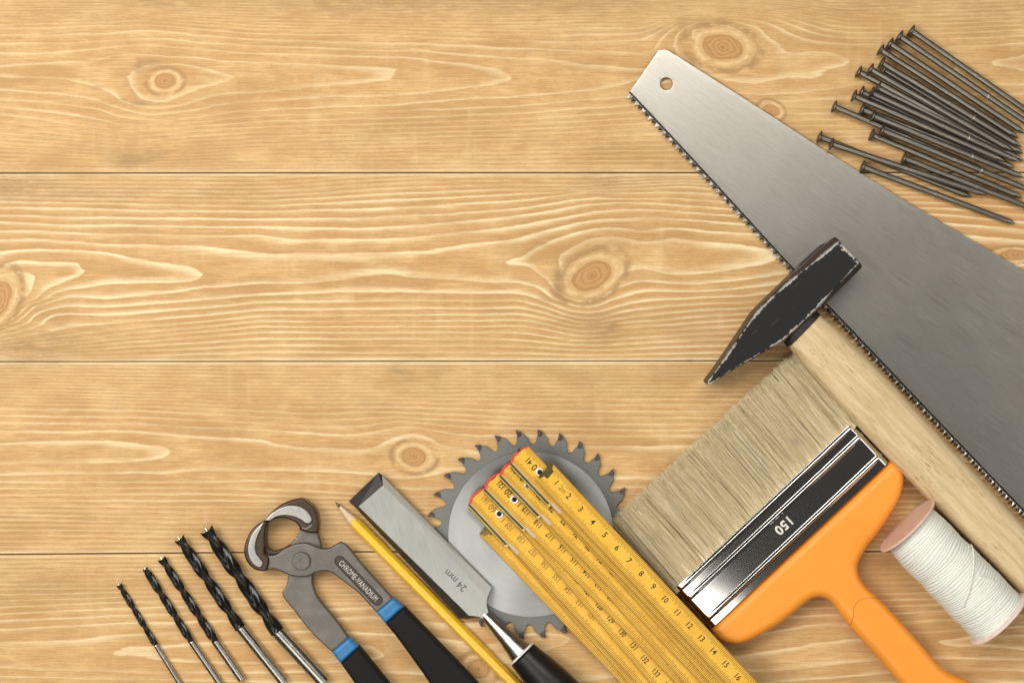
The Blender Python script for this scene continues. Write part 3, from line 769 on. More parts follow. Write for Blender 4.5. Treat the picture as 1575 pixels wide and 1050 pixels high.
v, f = lathe(h1, h2, [(0, 22.6), (0.8, 23.8), (14, 25.6), (35, 28.5), (60, 31), (90, 32), (120, 31), (150, 28)], 48); mk('handle', v, f, m_blk, chi)

# ------------------------------------------------------------------ circular saw blade
saw = thing('circular_saw_blade', 'round toothed saw blade under the chisel and folding ruler', 'saw blade', (816, 821))
cc = c((816.5, 821), 5)
def pol(a, r): return (cc[0] + r*math.cos(math.radians(a)), cc[1] - r*math.sin(math.radians(a)))
out = []; tips = []
nt = 30
prof_t = [(0.0, 159.5), (1.4, 158.2), (3.0, 155.8), (4.6, 152.6), (5.8, 148.8), (6.6, 144.6), (7.2, 141.4), (8.0, 139.0), (9.1, 138.0), (10.2, 138.8), (11.1, 141.2), (11.6, 144.8), (11.75, 148.5), (12.1, 150.2)]
for k in range(nt):
    a0_ = 86.2 - 12*k
    for (da, r) in prof_t: out.append(pol(a0_ - da, r))
    tips.append(a0_)
bore = [pol(a, 16) for a in range(0, 360, 10)][::-1]
v, f = puff(out, 0.3, 5.6, 0.5, spacing=18, rings=1)
m_plate = brushed('dull_grey_saw_plate', (0.16, 0.163, 0.15), (0.22, 0.222, 0.205), 0.52, 20, stretch=3, bumpv=.15)
plate = mk('toothed_plate', v, f, m_plate, saw)
def disc_mat():
    m = NT('turned_steel_disc'); tc = m.node('ShaderNodeTexCoord')
    sx = m.node('ShaderNodeSeparateXYZ'); m.l.new(tc.outputs['Object'], sx.inputs[0])
    r = m.math('SQRT', m.math('ADD', m.math('POWER', sx.outputs[0], 2), m.math('POWER', sx.outputs[1], 2)))
    r = m.math('DIVIDE', r, S)
    th = m.math('ARCTAN2', sx.outputs[1], sx.outputs[0])
    cb_ = m.node('ShaderNodeCombineXYZ'); m.l.new(m.math('MULTIPLY', r, 1.3), cb_.inputs[0]); m.l.new(m.math('MULTIPLY', m.math('COSINE', th), 2.5), cb_.inputs[1]); m.l.new(m.math('MULTIPLY', m.math('SINE', th), 2.5), cb_.inputs[2])
    n = m.noise(cb_.outputs[0], 1.0, 4, .7)
    cb2 = m.node('ShaderNodeCombineXYZ'); m.l.new(m.math('MULTIPLY', r, .05), cb2.inputs[0]); m.l.new(m.math('MULTIPLY', m.math('COSINE', th), 1.2), cb2.inputs[1]); m.l.new(m.math('MULTIPLY', m.math('SINE', th), 1.2), cb2.inputs[2])
    n2 = m.noise(cb2.outputs[0], 1.0, 3, .6)
    m.set(Base_Color=m.mix(m.math('ADD', m.math('MULTIPLY', n, .55), m.math('MULTIPLY', n2, .45)), (0.27, 0.275, 0.265), (0.52, 0.52, 0.50)), Metallic=1.0, Roughness=m.ramp(n, .3, .7, .32, .44))
    m.b.inputs['Anisotropic'].default_value = 0.8
    tg = m.node('ShaderNodeTangent', direction_type='RADIAL', axis='Z'); m.l.new(tg.outputs[0], m.b.inputs['Tangent'])
    m.bump(n, .25, .00005); return m.mat
ring_o = [(cc[0]+127*math.cos(a*math.pi/90), cc[1]-127*math.sin(a*math.pi/90)) for a in range(180)]
v, f = puff(ring_o, 5.3, 6.0, 0.4, spacing=14, rings=1)
mk('turned_centre', v, f, disc_mat(), saw)
m_carb = simple('brazed_carbide', (0.085, 0.07, 0.06), 0.40, 0.6, var=.45, vs_=.5, bumpv=.5)
for a in tips:
    q = [pol(a+0.15, 161.0), pol(a-1.6, 159.4), pol(a-2.8, 157.0), pol(a-2.5, 152.0), pol(a-0.75, 149.8), pol(a-0.25, 150.2)]
    v, f = puff(q, -0.0, 7.4, 0.5, spacing=50, rings=1)
    mk('carbide_tip', v, f, m_carb, saw)
# ------------------------------------------------------------------ folding ruler
def ruler_mat(sign, name):
    """yellow lacquered wood with printed millimetre ticks; x runs along, y across (plan units)"""
    m = NT(name); tc = m.node('ShaderNodeTexCoord'); sx = m.node('ShaderNodeSeparateXYZ'); m.l.new(tc.outputs['Object'], sx.inputs[0])
    u = m.math('DIVIDE', sx.outputs[0], S); v = m.math('DIVIDE', sx.outputs[1], S); zz = m.math('DIVIDE', sx.outputs[2], S)
    mm = 2.65
    ph = m.math('FRACT', m.math('DIVIDE', m.math('ADD', u, 500*mm), mm))
    tick = m.ramp(m.math('ABSOLUTE', m.math('SUBTRACT', ph, .5)), .22, .36)
    ph10 = m.math('FRACT', m.math('DIVIDE', m.math('ADD', u, 500*mm - mm/2), mm*10))
    long10 = m.math('LESS_THAN', m.math('ABSOLUTE', m.math('SUBTRACT', ph10, .5)), .055)
    ph5 = m.math('FRACT', m.math('DIVIDE', m.math('ADD', u, 500*mm - mm/2), mm*5))
    long5 = m.math('LESS_THAN', m.math('ABSOLUTE', m.math('SUBTRACT', ph5, .5)), .11)
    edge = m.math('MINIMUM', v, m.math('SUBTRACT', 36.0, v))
    lim = m.math('ADD', 8.4, m.math('ADD', m.math('MULTIPLY', long10, 3.0), m.math('MULTIPLY', long5, 1.6)))
    on = m.math('MULTIPLY', m.math('LESS_THAN', edge, lim), m.math('GREATER_THAN', edge, 0.6))
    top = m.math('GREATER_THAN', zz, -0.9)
    t = m.math('MULTIPLY', m.math('MULTIPLY', tick, on), top)
    co = m.coord(); n = m.noise(co, .03, 4); n2 = m.noise(m.coord((.05, .5, 1)), 1.0, 3)
    base = m.mix(m.ramp(n, .3, .7), (0.80, 0.43, 0.035), (0.87, 0.52, 0.055))
    base = m.mix(m.ramp(n2, .35, .7, 0, .25), base, (0.70, 0.38, 0.04))
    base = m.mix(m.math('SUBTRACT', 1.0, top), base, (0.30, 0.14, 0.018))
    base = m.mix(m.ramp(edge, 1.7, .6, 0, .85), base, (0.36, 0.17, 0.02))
    col = m.mix(m.math('MULTIPLY', t, .78), base, (0.16, 0.075, 0.01))
    wn = m.ramp(m.noise(m.coord((.08, .4, 1)), 1.0, 2), .66, .74)
    red = m.math('MULTIPLY', m.math('LESS_THAN', m.attr('rim'), 2.1), sign)
    col = m.mix(red, col, (0.72, 0.055, 0.03))
    wl = m.math('ADD', 1.6, m.math('MULTIPLY', m.ramp(u, 86.0, 90.0), 3.0)); worn = m.math('MULTIPLY', m.math('MULTIPLY', m.math('LESS_THAN', v, wl), m.math('MULTIPLY', m.math('LESS_THAN', u, 108.0), m.math('GREATER_THAN', u, 3.0))), sign)
    col = m.mix(m.math('MULTIPLY', worn, .9), col, (0.56, 0.46, 0.36))
    m.set(Base_Color=col, Roughness=.34, Specular_IOR_Level=.45); m.bump(n2, .08, .0001); return m.mat
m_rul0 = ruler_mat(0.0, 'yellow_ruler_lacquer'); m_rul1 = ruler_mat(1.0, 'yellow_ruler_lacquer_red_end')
m_brass = simple('dull_brass_hinge', (0.26, 0.20, 0.065), 0.30, 1.0, var=.4, vs_=.08, bumpv=.2)
m_brassd = simple('dark_spring_steel', (0.105, 0.092, 0.035), 0.38, .9, var=.3, vs_=.03, bumpv=0)
m_gold = simple('gilt_edge', (0.75, 0.55, 0.18), 0.4, .7, bumpv=.05)
m_print = simple('printed_black', (0.025, 0.016, 0.01), 0.5, 0, bumpv=0)
m_printf = simple('faded_print', (0.30, 0.17, 0.03), 0.5, 0, bumpv=0)
m_rivet = simple('nickel_eyelet', (0.80, 0.76, 0.72), 0.35, 0.6, bumpv=.05)
m_hole = simple('dark_hole', (0.008, 0.007, 0.006), 0.8, 0, bumpv=0)
rul = thing('folding_ruler', 'yellow folding wooden ruler, ten sticks closed in a fan with brass hinges', 'folding ruler', (980, 890), 6)
LAY = [((823,737),(1116,1050)), ((785,710),(1106,1050)), ((785,710),(1091,1050)), ((769,729),(1078,1050)), ((769,729),(1052,1050)),
       ((745,750),(1039,1050)), ((745,750),(1000,1050)), ((721,773),(979,1050)), ((721,773),(966,1050)), ((737,822),(954,1050))]
TH = 7.2; ZB = 6.6
for k, (T0, B0) in enumerate(LAY):
    lay = k + 1; zt_ = ZB + TH*(10-k); zb_ = zt_ - TH + 0.35
    T0 = np.array(c(T0, zt_)); B0 = np.array(c(B0, zt_)); d = (B0-T0)/np.linalg.norm(B0-T0)
    ang = math.atan2(-d[1], d[0])                 # as seen, counter-clockwise
    wd = 36.0; Lg = 585.0
    even = lay % 2 == 0
    hinge_here = lay in (2, 4, 6, 8, 3, 5, 7, 9)
    # local outline: x along, y across towards the upper right
    if lay in (1, 10): ol = [(0,0,1),(0,wd,1),(Lg,wd,1),(Lg,0,1)]
    else: ol = [(0,0,1),(-3.5,8),(-4.5,18),(-2,29),(3,wd,1),(Lg,wd,1),(Lg+4,18),(Lg,0,1)]
    loc_out = spline(ol, 4)
    v, f = puff(loc_out, -TH+0.35, 0, 0.5, 0.5, spacing=60, rings=1)
    vv = [(p[0]*S, p[1]*S, p[2]*S) for p in v]
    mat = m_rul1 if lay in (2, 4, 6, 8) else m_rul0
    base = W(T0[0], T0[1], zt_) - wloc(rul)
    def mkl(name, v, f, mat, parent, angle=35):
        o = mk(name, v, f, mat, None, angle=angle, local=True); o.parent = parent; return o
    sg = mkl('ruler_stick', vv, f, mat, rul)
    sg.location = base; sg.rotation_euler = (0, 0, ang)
    rim = np.array([max(0.0, p[0] - (-4.5 if lay not in (1, 10) else 0)) + 0.0 for p in v])
    # distance from the rounded end
    endc = np.array(loc_out)[:, :2]
    rimd = seg_dist(np.array([[p[0], p[1]] for p in v]), [q for q in endc if q[0] < 6]) if lay in (2,4,6,8) else np.full(len(v), 99.0)
    at = sg.data.attributes.new('rim', 'FLOAT', 'POINT'); at.data.foreach_set('value', np.asarray(rimd, np.float32))
    # numbers
    def txt(items, mat, name='printed_numbers'):
        ac = Acc()
        for (t, u_, v_, size, fl) in items:
            gv, gf = text_geo(t, size, (0, 0), 180 if fl else 0, 0, 0.04, 0, 1.0, 2, 0.22, .95 if len(t) < 2 else .86 if len(t) == 2 else .76)
            ac.add(([((u_+p[0])*S, (v_-p[1])*S, (0.06+p[2])*S) for p in gv], gf))
        if ac.v: mkl(name, ac.v, ac.f, mat, sg)
    cm = 26.5
    if lay == 1:
        it = [(str(i), i*cm-0.5, 20, 12.6, False) for i in range(2, 23)] + [('1', 25.5, 20.5, 12.0, False)]
        txt(it, m_print); txt([('2m', 39, 20, 11.5, False)], m_printf, 'faded_length_mark')
    elif even and lay < 10:
        b0 = {2: 41, 4: 81, 6: 121, 8: 161}[lay]; rv = {2: (830.4,725.9), 4: (812.7,745.9), 6: (791.3,767.8), 8: (768,790)}[lay]
        ru = float(np.dot(np.array(c(rv, zt_)) - T0, d)); nrm = np.array([d[1], -d[0]]); rvv = float(np.dot(np.array(c(rv, zt_)) - T0, nrm))
        it = []
        s0 = str(b0)[:-1] 
        it.append((str(b0), ru - (22.7 if lay == 2 else 30), 20.5, 12.2, True)); it.append((str(b0+1)[:-1][-1:] if lay == 2 else '1', ru - 45, 21.5, 12, True))
        it.append(('0' if lay == 2 else str(b0-1)[1:], ru - (11 if lay == 2 else 13.5), 20.5, 15 if lay == 2 else 14, True))
        if lay > 4: it.append(('1', ru + 11, 20, 12, True))
        for i in range(1, 9 if lay == 8 else 11): it.append((str(b0-1-i), ru + 24.2 + cm*(i-1), 20, 12.0, True))
        txt(it, m_print if lay in (2, 4) else m_printf if lay == 8 else m_print)
        # eyelet
        ac = Acc(); 
        v1, f1 = lathe((ru, rvv, -1.0), (ru, rvv, 1.6), [(0, 6.4), (1.2, 6.4), (2.0, 5.9), (2.3, 5.1), (2.0, 4.2), (1.2, 3.7)], 28)
        rvo = mkl('eyelet', [(a*S, b_*S, z_*S) for a, b_, z_ in v1], f1, m_rivet, sg)
        v1, f1 = lathe((ru, rvv, 0.2), (ru, rvv, 1.7), [(0, 3.5), (1.35, 3.5), (1.4, 3.0)], 20)
        mkl('eyelet_hole', [(a*S, b_*S, z_*S) for a, b_, z_ in v1], f1, m_hole, sg)
        # spring hinge along the left edge
        Lh = 88.0
        def box(x0, x1, y0, y1, z0, z1): 
            vb = [(x, y, z) for z in (z0, z1) for y in (y0, y1) for x in (x0, x1)]
            return [(a*S, b_*S, z_*S) for a, b_, z_ in vb], [(0,1,3,2),(4,5,7,6),(0,1,5,4),(1,3,7,5),(3,2,6,7),(2,0,4,6)]
        ac = Acc(); ac.add(box(2, Lh, -3.4, -0.1, -5.5, -0.5)); mkl('spring_hinge', ac.v, ac.f, m_brassd, sg)
        ac = Acc(); ac.add(box(4, Lh-1, -4.6, -3.5, -6.0, -1.6)); ac.add(box(Lh-2.5, Lh+1.0, -3.8, -0.6, -5.0, 0.1)); mkl('hinge_plate_edge', ac.v, ac.f, m_gold, sg)
        ac = Acc(); ac.add(box(6, Lh-3, -6.4, -4.7, -7.0, -3.2)); mkl('lower_hinge_leaf', ac.v, ac.f, m_brass, sg)
    elif lay in (7,):
        it = [(str(120+i), 45 + (i-1)*cm + 20, 17.5, 12.0, False) for i in range(3, 22)]; txt(it, m_print)
    if lay == 1:
        q = [(848,711.6),(851,714),(848.7,720.7),(851.5,724.9),(841.9,735.8),(836.5,731.6),(830.4,735.6),(828,732.7)]
        Q = []
        for p in q:
            p = np.array(c(p, zt_+1)) - T0; Q.append((float(np.dot(p, d)), float(np.dot(p, [d[1], -d[0]]))))
        v1, f1 = puff(Q, -6.0, 1.3, 0.4, spacing=30, rings=1); mkl('brass_end_cap', [(a*S, b_*S, z_*S) for a, b_, z_ in v1], f1, m_brassd, sg)
    if lay == 10:
        q = [(737.4,821),(749.4,808.6),(761,817.5),(755,823.5),(751.5,820.5),(746,825),(741,821.5)]
        Q = []
        for p in q:
            p = np.array(c(p, zt_+1)) - T0; Q.append((float(np.dot(p, d)), float(np.dot(p, [d[1], -d[0]]))))
        v1, f1 = puff(Q, -6.0, 1.0, 0.4, spacing=30, rings=1); mkl('brass_end_cap', [(a*S, b_*S, z_*S) for a, b_, z_ in v1], f1, m_brass, sg)

# ------------------------------------------------------------------ paint brush
bru = thing('paint_brush', 'wide flat paint brush with pale bristles, chrome ferrule and orange plastic handle', 'paint brush', (1200, 800))
rng = random.Random(4); nr = np.random.default_rng(4)
zt_ = 50.0
f0 = np.array(c((1038, 906), zt_)); f1 = np.array(c((1311, 649.5), zt_)); fe = (f1-f0)/np.linalg.norm(f1-f0); fl = np.linalg.norm(f1-f0)
fn = np.array([-fe[1], fe[0]])                     # towards the handle
if np.dot(fn, [1, 1]) < 0: fn = -fn
fw = 82.0
# ferrule: rounded rectangular tube, swept from the bristle edge to the handle
def frr(t):
    r = 0.0
    for cx_, w_, h_ in ((5.0, 4.2, 2.8), (24.5, 4.4, 3.0), (66.5, 4.4, 3.0)):
        q = (t-cx_)/w_
        if abs(q) < 1: r += h_*math.cos(q*math.pi/2)**1.3
    return r
ts = sorted(set([0, .3] + list(np.arange(0.8, fw, 0.9)) + [fw]))
V = []; F = []
hw = fl/2; hh = 22.0; rc_ = 9.0; sect = []
for (sx_, sy_, a0_) in ((1, 1, 0), (-1, 1, 90), (-1, -1, 180), (1, -1, 270)):
    for k in range(9):
        a = math.radians(a0_ + k*90/8); sect.append((sx_*(hw-rc_) + rc_*math.cos(a), sy_*(hh-rc_) + rc_*math.sin(a), math.cos(a), math.sin(a)))
# add points along the long top and bottom sides
full = []
for i, q in enumerate(sect):
    full.append(q)
    nq = sect[(i+1) % len(sect)]
    if abs(nq[0]-q[0]) > 60:
        for j in range(1, 30):
            t = j/30; full.append((q[0]*(1-t)+nq[0]*t, q[1]*(1-t)+nq[1]*t, q[2]*(1-t)+nq[2]*t, q[3]*(1-t)+nq[3]*t))
mid = (f0+f1)/2; zc_ = 25.0
for t in ts:
    rr = frr(t)
    for (a, b_, na, nb_) in full:
        endk = min(1, max(0, (hw - abs(a) - 2)/14.0)) if abs(nb_) > .5 else 1
        r_ = rr * endk
        bow = -2.4*(max(0, abs(a)/hw - .45)/.55)**2 if b_ > 0 else 0
        p = mid + fe*(a + na*r_*0.3) + fn*t
        V.append((p[0], p[1], zc_ + (b_ + nb_*r_ + bow)))
ns = len(full)
for i in range(len(ts)-1):
    for k in range(ns): F.append((i*ns+k, i*ns+(k+1) % ns, (i+1)*ns+(k+1) % ns, (i+1)*ns+k))
F.append(tuple(range(ns))); F.append(tuple((len(ts)-1)*ns+k for k in range(ns)))
def chrome():
    m = NT('chromed_ferrule'); n = m.noise(m.coord(), 1.8, 3, .7)
    m.set(Base_Color=(0.80, 0.78, 0.74), Metallic=1.0, Roughness=.125); return m.mat
m_chr = chrome()
fer = mk('ferrule', V, F, m_chr, bru, angle=50)
v, f = text_geo('150', 20, c((1205.7, 809.0), zt_), 223, zc_+hh-.2, 0.9, 0.35, 1.08, 4, 0.25); mk('embossed_size', v, f, simple('embossed_bright_metal', (0.85, 0.82, 0.76), 0.42, 0.55, bumpv=0), fer)
# bristles
q00 = np.array(c((1037,907), 26)); q10 = np.array(c((1312,651), 26)); q01 = np.array(c((944,801), 20)); q11 = np.array(c((1222,544), 20))
NB = 12000
Vb = []; Fb = []; 
# solid core so that no gap shows through
def quadpt(a, b_): return (q00*(1-a)+q10*a)*(1-b_) + (q01*(1-a)+q11*a)*b_
core = [(*quadpt(a, b_), z) for (b_, z0c, z1c) in ((-.02, 5, 43), (.9, 4, 26)) for z in (z0c, z1c) for a in (0.004, .996)]
Vb += core; Fb += [(0,1,3,2),(4,5,7,6),(0,1,5,4),(2,3,7,6),(0,2,6,4),(1,3,7,5)]
for i in range(NB):
    a = rng.random(); lay_ = rng.random()
    zr = 6 + 38*lay_; ztip = 3 + 26*lay_ + rng.gauss(0, 1.2)
    clump = 0.005*math.sin(a*190 + 3*math.sin(a*37)) + 0.004*math.sin(a*71)
    a2 = a + clump*0.8 + rng.gauss(0, 0.008); bl = 1.0 + rng.gauss(0, 0.022) - abs(rng.gauss(0, .015))
    a2 = min(1.012, max(-0.012, a2))
    r = rng.uniform(.32, .52)
    pA = quadpt(a, -0.03); pB = quadpt(a2, bl); bend = rng.gauss(0, 1.6)
    pn = np.array([fe[0], fe[1]])
    base_i = len(Vb); NS_ = 5
    zlift = rng.uniform(0, 2.2) if lay_ > .8 else 0
    for j in range(NS_):
        t = j/(NS_-1); p = pA*(1-t)+pB*t + pn*bend*math.sin(t*math.pi)
        z = zr*(1-t)+ztip*t + zlift*math.sin(t*math.pi) + 2.5*math.sin(t*math.pi)*lay_
        rj = r*(1-0.55*t)
        for kk in range(3):
            th = 2*math.pi*kk/3 + .5
            Vb.append((p[0]+pn[0]*rj*math.cos(th), p[1]+pn[1]*rj*math.cos(th), z + rj*math.sin(th)))
    for j in range(NS_-1):
        for kk in range(3):
            Fb.append((base_i+j*3+kk, base_i+j*3+(kk+1) % 3, base_i+(j+1)*3+(kk+1) % 3, base_i+(j+1)*3+kk))
def bristle_mat():
    m = NT('natural_bristle'); g = m.node('ShaderNodeNewGeometry'); r = g.outputs['Random Per Island']
    rp = m.node('ShaderNodeValToRGB'); m.l.new(r, rp.inputs[0]); e = rp.color_ramp.elements
    e[0].position = 0; e[0].color = (0.075, 0.05, 0.025, 1); e[1].position = 1; e[1].color = (0.78, 0.68, 0.46, 1)
    for p_, c_ in ((.03, (0.18, 0.12, 0.055)), (.07, (0.52, 0.40, 0.21)), (.6, (0.66, 0.53, 0.30))):
        x_ = e.new(p_); x_.color = (*c_, 1)
    m.set(Base_Color=rp.outputs[0], Roughness=.48, Specular_IOR_Level=.4); return m.mat
mk('bristles', Vb, Fb, bristle_mat(), bru, angle=80)
# handle
Z8 = lambda pts: Zm(930, 540, 2.059, pts)
hz = 50
ho = Z8([(336,876,1),(352,905),(385,926),(440,924),(500,895),(562,858),(630,802),(652,786),(676,779),(706,785),(728,804),(750,836),(800,897),(862,963),(940,1056),(1010,1130),(1120,1230),(1250,1120),(1180,1060)]) + \
     Z8([(1078,1010),(1009,935),(935,853),(862,777),(826,743),(808,712),(803,686),(812,656),(850,598),(895,535),(932,470),(946,425),(948,390),(937,362),(906,346,1)])
ho = cl(spline(ho, 4), 36)
# the plastic body: rounded all round
v, f = puff(ho, 3, 46, 15, 14, spacing=9, rings=6)
def plastic_orange():
    m = NT('orange_plastic'); n = m.noise(m.coord(), .02, 3); n2 = m.noise(m.coord(), .5, 4)
    m.set(Base_Color=m.mix(n, (0.93, 0.325, 0.035), (0.97, 0.37, 0.048)), Roughness=m.ramp(n2, .3, .7, .36, .44), Specular_IOR_Level=.4)
    m.b.inputs['Subsurface Weight'].default_value = 0.12; m.b.inputs['Subsurface Radius'].default_value = (0.004, 0.0015, 0.0005); m.b.inputs['Subsurface Scale'].default_value = 1.0
    m.bump(n2, .04, .0001); return m.mat
m_or = plastic_orange()
han = mk('handle', v, f, m_or, bru, angle=60)
seam_p = cl(spline(Z8([(868,783),(845,780),(820,782),(800,794),(789,815),(788,840),(780,868)]), 2.5, closed=False), 46)
def htop(p):
    dd = seg_dist([p], ho)[0]; q = min(1, dd/15); return 31 + 15*math.sqrt(max(0, 1-(1-q)**2))
v, f = tube([(p[0], p[1], htop(p)+.05) for p in seam_p], 0.40, 6)
m_ors = simple('handle_seam', (0.50, 0.13, 0.012), 0.6, 0, bumpv=0); mk('handle_seam', v, f, m_ors, han)

# ------------------------------------------------------------------ hand saw
hs = thing('hand_saw', 'broad brushed steel hand saw blade with a hole near its tip, under the hammer', 'hand saw', (1300, 400))
zs_ = 8.0
edge_in = [(969,140.5),(1067,245),(1222,413.5),(1400,600.5),(1575,783),(1680,893)]
edge_top = [(1700,488),(1575,416.5),(1384,304),(1254,222),(1165,164.5),(1030,79)]
sh_ = cl([(p[0], p[1], 1) for p in edge_in] + [(1700,900,1)] + [(p[0], p[1], 1) for p in edge_top] + [(1022.5,76.5,1),(1013,77.5,1)], zs_)
hole = [(*c((1025,129.3), zs_),)]; hc = hole[0]
hole = [(hc[0]+9.8*math.cos(a*math.pi/16), hc[1]+9.8*math.sin(a*math.pi/16)) for a in range(32)]
so = spline(sh_, 10)
def hs_z(V): 
    return np.zeros(len(V))
v, f = puff(so, 5.2, zs_, 0.7, spacing=14, holes=[hole], rings=2, zfun=hs_z)
def saw_mat():
    m = NT('brushed_saw_steel')
    n = m.noise(m.coord((1/60, 1.7, 1), 35), 1.0, 4, .6); n1 = m.noise(m.coord((1/14, .5, 1), 38), 1.0, 4, .7)
    big = m.noise(m.coord(), .006, 3); sp = m.ramp(m.noise(m.coord(), .40, 2, .5), .72, .80)
    f_ = m.math('ADD', m.math('MULTIPLY', n, .5), m.math('ADD', m.math('MULTIPLY', n1, .25), m.math('MULTIPLY', big, .25)))
    col = m.mix(m.ramp(f_, .36, .64), (0.34, 0.322, 0.282), (0.43, 0.41, 0.368))
    col = m.mix(m.math('MULTIPLY', sp, .5), col, (0.6, 0.58, 0.52))
    m.set(Base_Color=col, Metallic=1.0, Roughness=m.ramp(n, .3, .7, .30, .36)); m.bump(n, .14, .00005); return m.mat
m_saw = saw_mat()
blade = mk('blade', v, f, m_saw, hs, angle=30)
m_tooth = simple('sharpened_tooth_steel', (0.30, 0.28, 0.26), 0.28, 1.0, var=.5, vs_=.3, bumpv=.2)
ac = Acc()
E_ = [np.array(c(p, zs_)) for p in edge_in]
def walk(t):
    for a, b_ in zip(E_, E_[1:]):
        L_ = np.linalg.norm(b_-a)
        if t <= L_: return a + (b_-a)*t/L_, (b_-a)/L_
        t -= L_
    return None, None
t = 2.0; i = 0
while True:
    p, dd = walk(t)
    if p is None: break
    nn = np.array([-dd[1], dd[0]]); nn = nn if nn[0] < 0 else -nn
    # gullet strip
    L_ = 7.6; hgt = 10.2 + rng.uniform(-.5, .5); st_ = (1 if i % 2 else -1)
    zb0 = 6.9; b0_ = p + nn*0.0; b1_ = p + dd*L_ + nn*0.0
    r0 = p + nn*3.4; r1 = p + dd*L_ + nn*3.4
    ap = p + dd*(L_*(.42 + rng.uniform(-.05, .05))) + nn*hgt; md_ = p + dd*(L_*.45) + nn*3.0
    za = 6.6 + st_*1.5
    vs2 = [(*b0_, zb0), (*b1_, zb0), (*r1, zb0-.3), (*ap, za), (*r0, zb0-.3), (*(p+dd*L_*.5+nn*4.2), 7.6 + st_*.9), (*b0_, 5.0), (*b1_, 5.0), (*r1, 5.0), (*ap, za-.8), (*r0, 5.0)]
    ac.add((vs2, [(0,1,2,5,4), (4,5,3), (5,2,3), (6,7,8,9,10), (4,3,9,10), (3,2,8,9), (0,4,10,6), (2,1,7,8)]))
    t += L_; i += 1
mk('saw_teeth', ac.v, ac.f, m_tooth, hs, smooth=False)
m_dkl = simple('dark_edge_steel', (0.035, 0.033, 0.032), 0.35, .8, bumpv=.1)
EI = cl([(p[0], p[1]) for p in edge_in], zs_)
lp = [(*((np.array(p)) + np.array([-.9, .8])), 7.5) for p in EI]
v, f = tube(lp, 0.9, 6); mk('dark_tooth_line', v, f, m_dkl, hs)  # thin dark line following the tooth edge

# ------------------------------------------------------------------ hammer
ham = thing('hammer', 'hammer with worn black steel head on the saw blade and pale wooden handle', 'hammer', (1230, 470))
ztop = 76.0; zb_h = 10.0; zc_h = (ztop+zb_h)/2
A0 = np.array(c((1308, 385.5), ztop)); A1 = np.array(c((1090.5, 588.5), ztop)); ax = (A1-A0)/np.linalg.norm(A1-A0); LH = np.linalg.norm(A1-A0)
an_ = np.array([-ax[1], ax[0]]); an_ = an_ if an_[0] > 0 else -an_
k_ = LH/297
prof_w = [(0, 28.6), (1.2, 30.6), (4, 31.6), (10, 32.2), (22, 32.6), (36, 32.8), (55, 33.0), (80, 33.4), (110, 33.4), (140, 33), (165, 32), (172, 31.3), (180, 29.4), (218, 20.4), (250, 13), (275, 7.6), (290, 4.9), (296, 3.9), (298, 2.6)]
def pw(s_): return float(np.interp(s_, [p[0] for p in prof_w], [p[1] for p in prof_w]))
st_s = [0, 1.2, 2.5, 4, 7, 10, 14] + list(range(18, 290, 4)) + [290, 293, 296, 298]
V = []; EDG = []
secN = 0
for s_ in st_s:
    w_ = pw(s_)*k_; ch = np.interp(s_, [0, 30, 60, 100, 170, 298], [9.5, 9.0, 7.5, 4.5, 3.0, 1.6]); ch = min(ch, w_*.6)
    hT = np.interp(s_, [0, 1.2, 4, 290, 298], [29.5, 31.6, 33, 33, 31.5])
    cor = []
    def side(p, q, n_, e=False):
        for j in range(n_):
            t = j/n_; cor.append((p[0]+(q[0]-p[0])*t, p[1]+(q[1]-p[1])*t))
    pts_ = [(w_, hT-ch), (w_-ch, hT), (-w_+ch, hT), (-w_, hT-ch), (-w_, -hT+ch), (-w_+ch, -hT), (w_-ch, -hT), (w_, -hT+ch)]
    for i_ in range(8): side(pts_[i_], pts_[(i_+1) % 8], [3, 22, 3, 10, 3, 8, 3, 10][i_])
    secN = len(cor)
    for (y_, z_) in cor:
        p = A0 + ax*s_*k_ + an_*y_
        V.append((p[0], p[1], zc_h + z_))
        if z_ > hT-.01: e_ = min((w_-ch) - abs(y_), s_*0.26, (298-s_)*.5)
        else: e_ = -math.hypot(max(0, abs(y_)-(w_-ch)), z_-hT)
        EDG.append(e_)
F = []
for i_ in range(len(st_s)-1):
    for k2 in range(secN): F.append((i_*secN+k2, i_*secN+(k2+1) % secN, (i_+1)*secN+(k2+1) % secN, (i_+1)*secN+k2))
F.append(tuple(range(secN))); F.append(tuple((len(st_s)-1)*secN+k2 for k2 in range(secN)))
def hammer_mat():
    m = NT('worn_black_paint_on_steel'); e = m.attr('edge')
    n = m.noise(m.coord((.22, .22, .22)), 1.0, 6, .75); n2 = m.noise(m.coord((.03, .03, .03)), 1.0, 3)
    sc_ = m.noise(m.coord((.02, .9, .4), -43), 1.0, 3, .7)
    th = m.math('ADD', m.math('MULTIPLY', n, 10.0), m.math('ADD', m.math('MULTIPLY', n2, 12.0), -9.6))
    wear = m.ramp(m.math('SUBTRACT', th, m.math('ABSOLUTE', m.math('ADD', e, 0.4))), -0.5, 0.6)
    scr = m.math('MULTIPLY', m.ramp(sc_, .66, .72), m.ramp(n2, .42, .6))
    wear = m.math('MAXIMUM', wear, m.math('MULTIPLY', scr, .30))
    paint = m.mix(n, (0.007, 0.0075, 0.007), (0.014, 0.014, 0.013))
    paint = m.mix(m.ramp(e, -0.6, -1.6), paint, (0.050, 0.036, 0.029))
    steel = m.mix(m.noise(m.coord(), .7, 3), (0.30, 0.28, 0.26), (0.80, 0.77, 0.72))
    m.set(Base_Color=m.mix(wear, paint, steel), Metallic=m.math('MULTIPLY', wear, .6), Roughness=m.ramp(wear, 0, 1, .46, .36), Specular_IOR_Level=.28)
    m.bump(m.math('SUBTRACT', m.math('MULTIPLY', n, .4), m.math('MULTIPLY', wear, .6)), .35, .00015); return m.mat
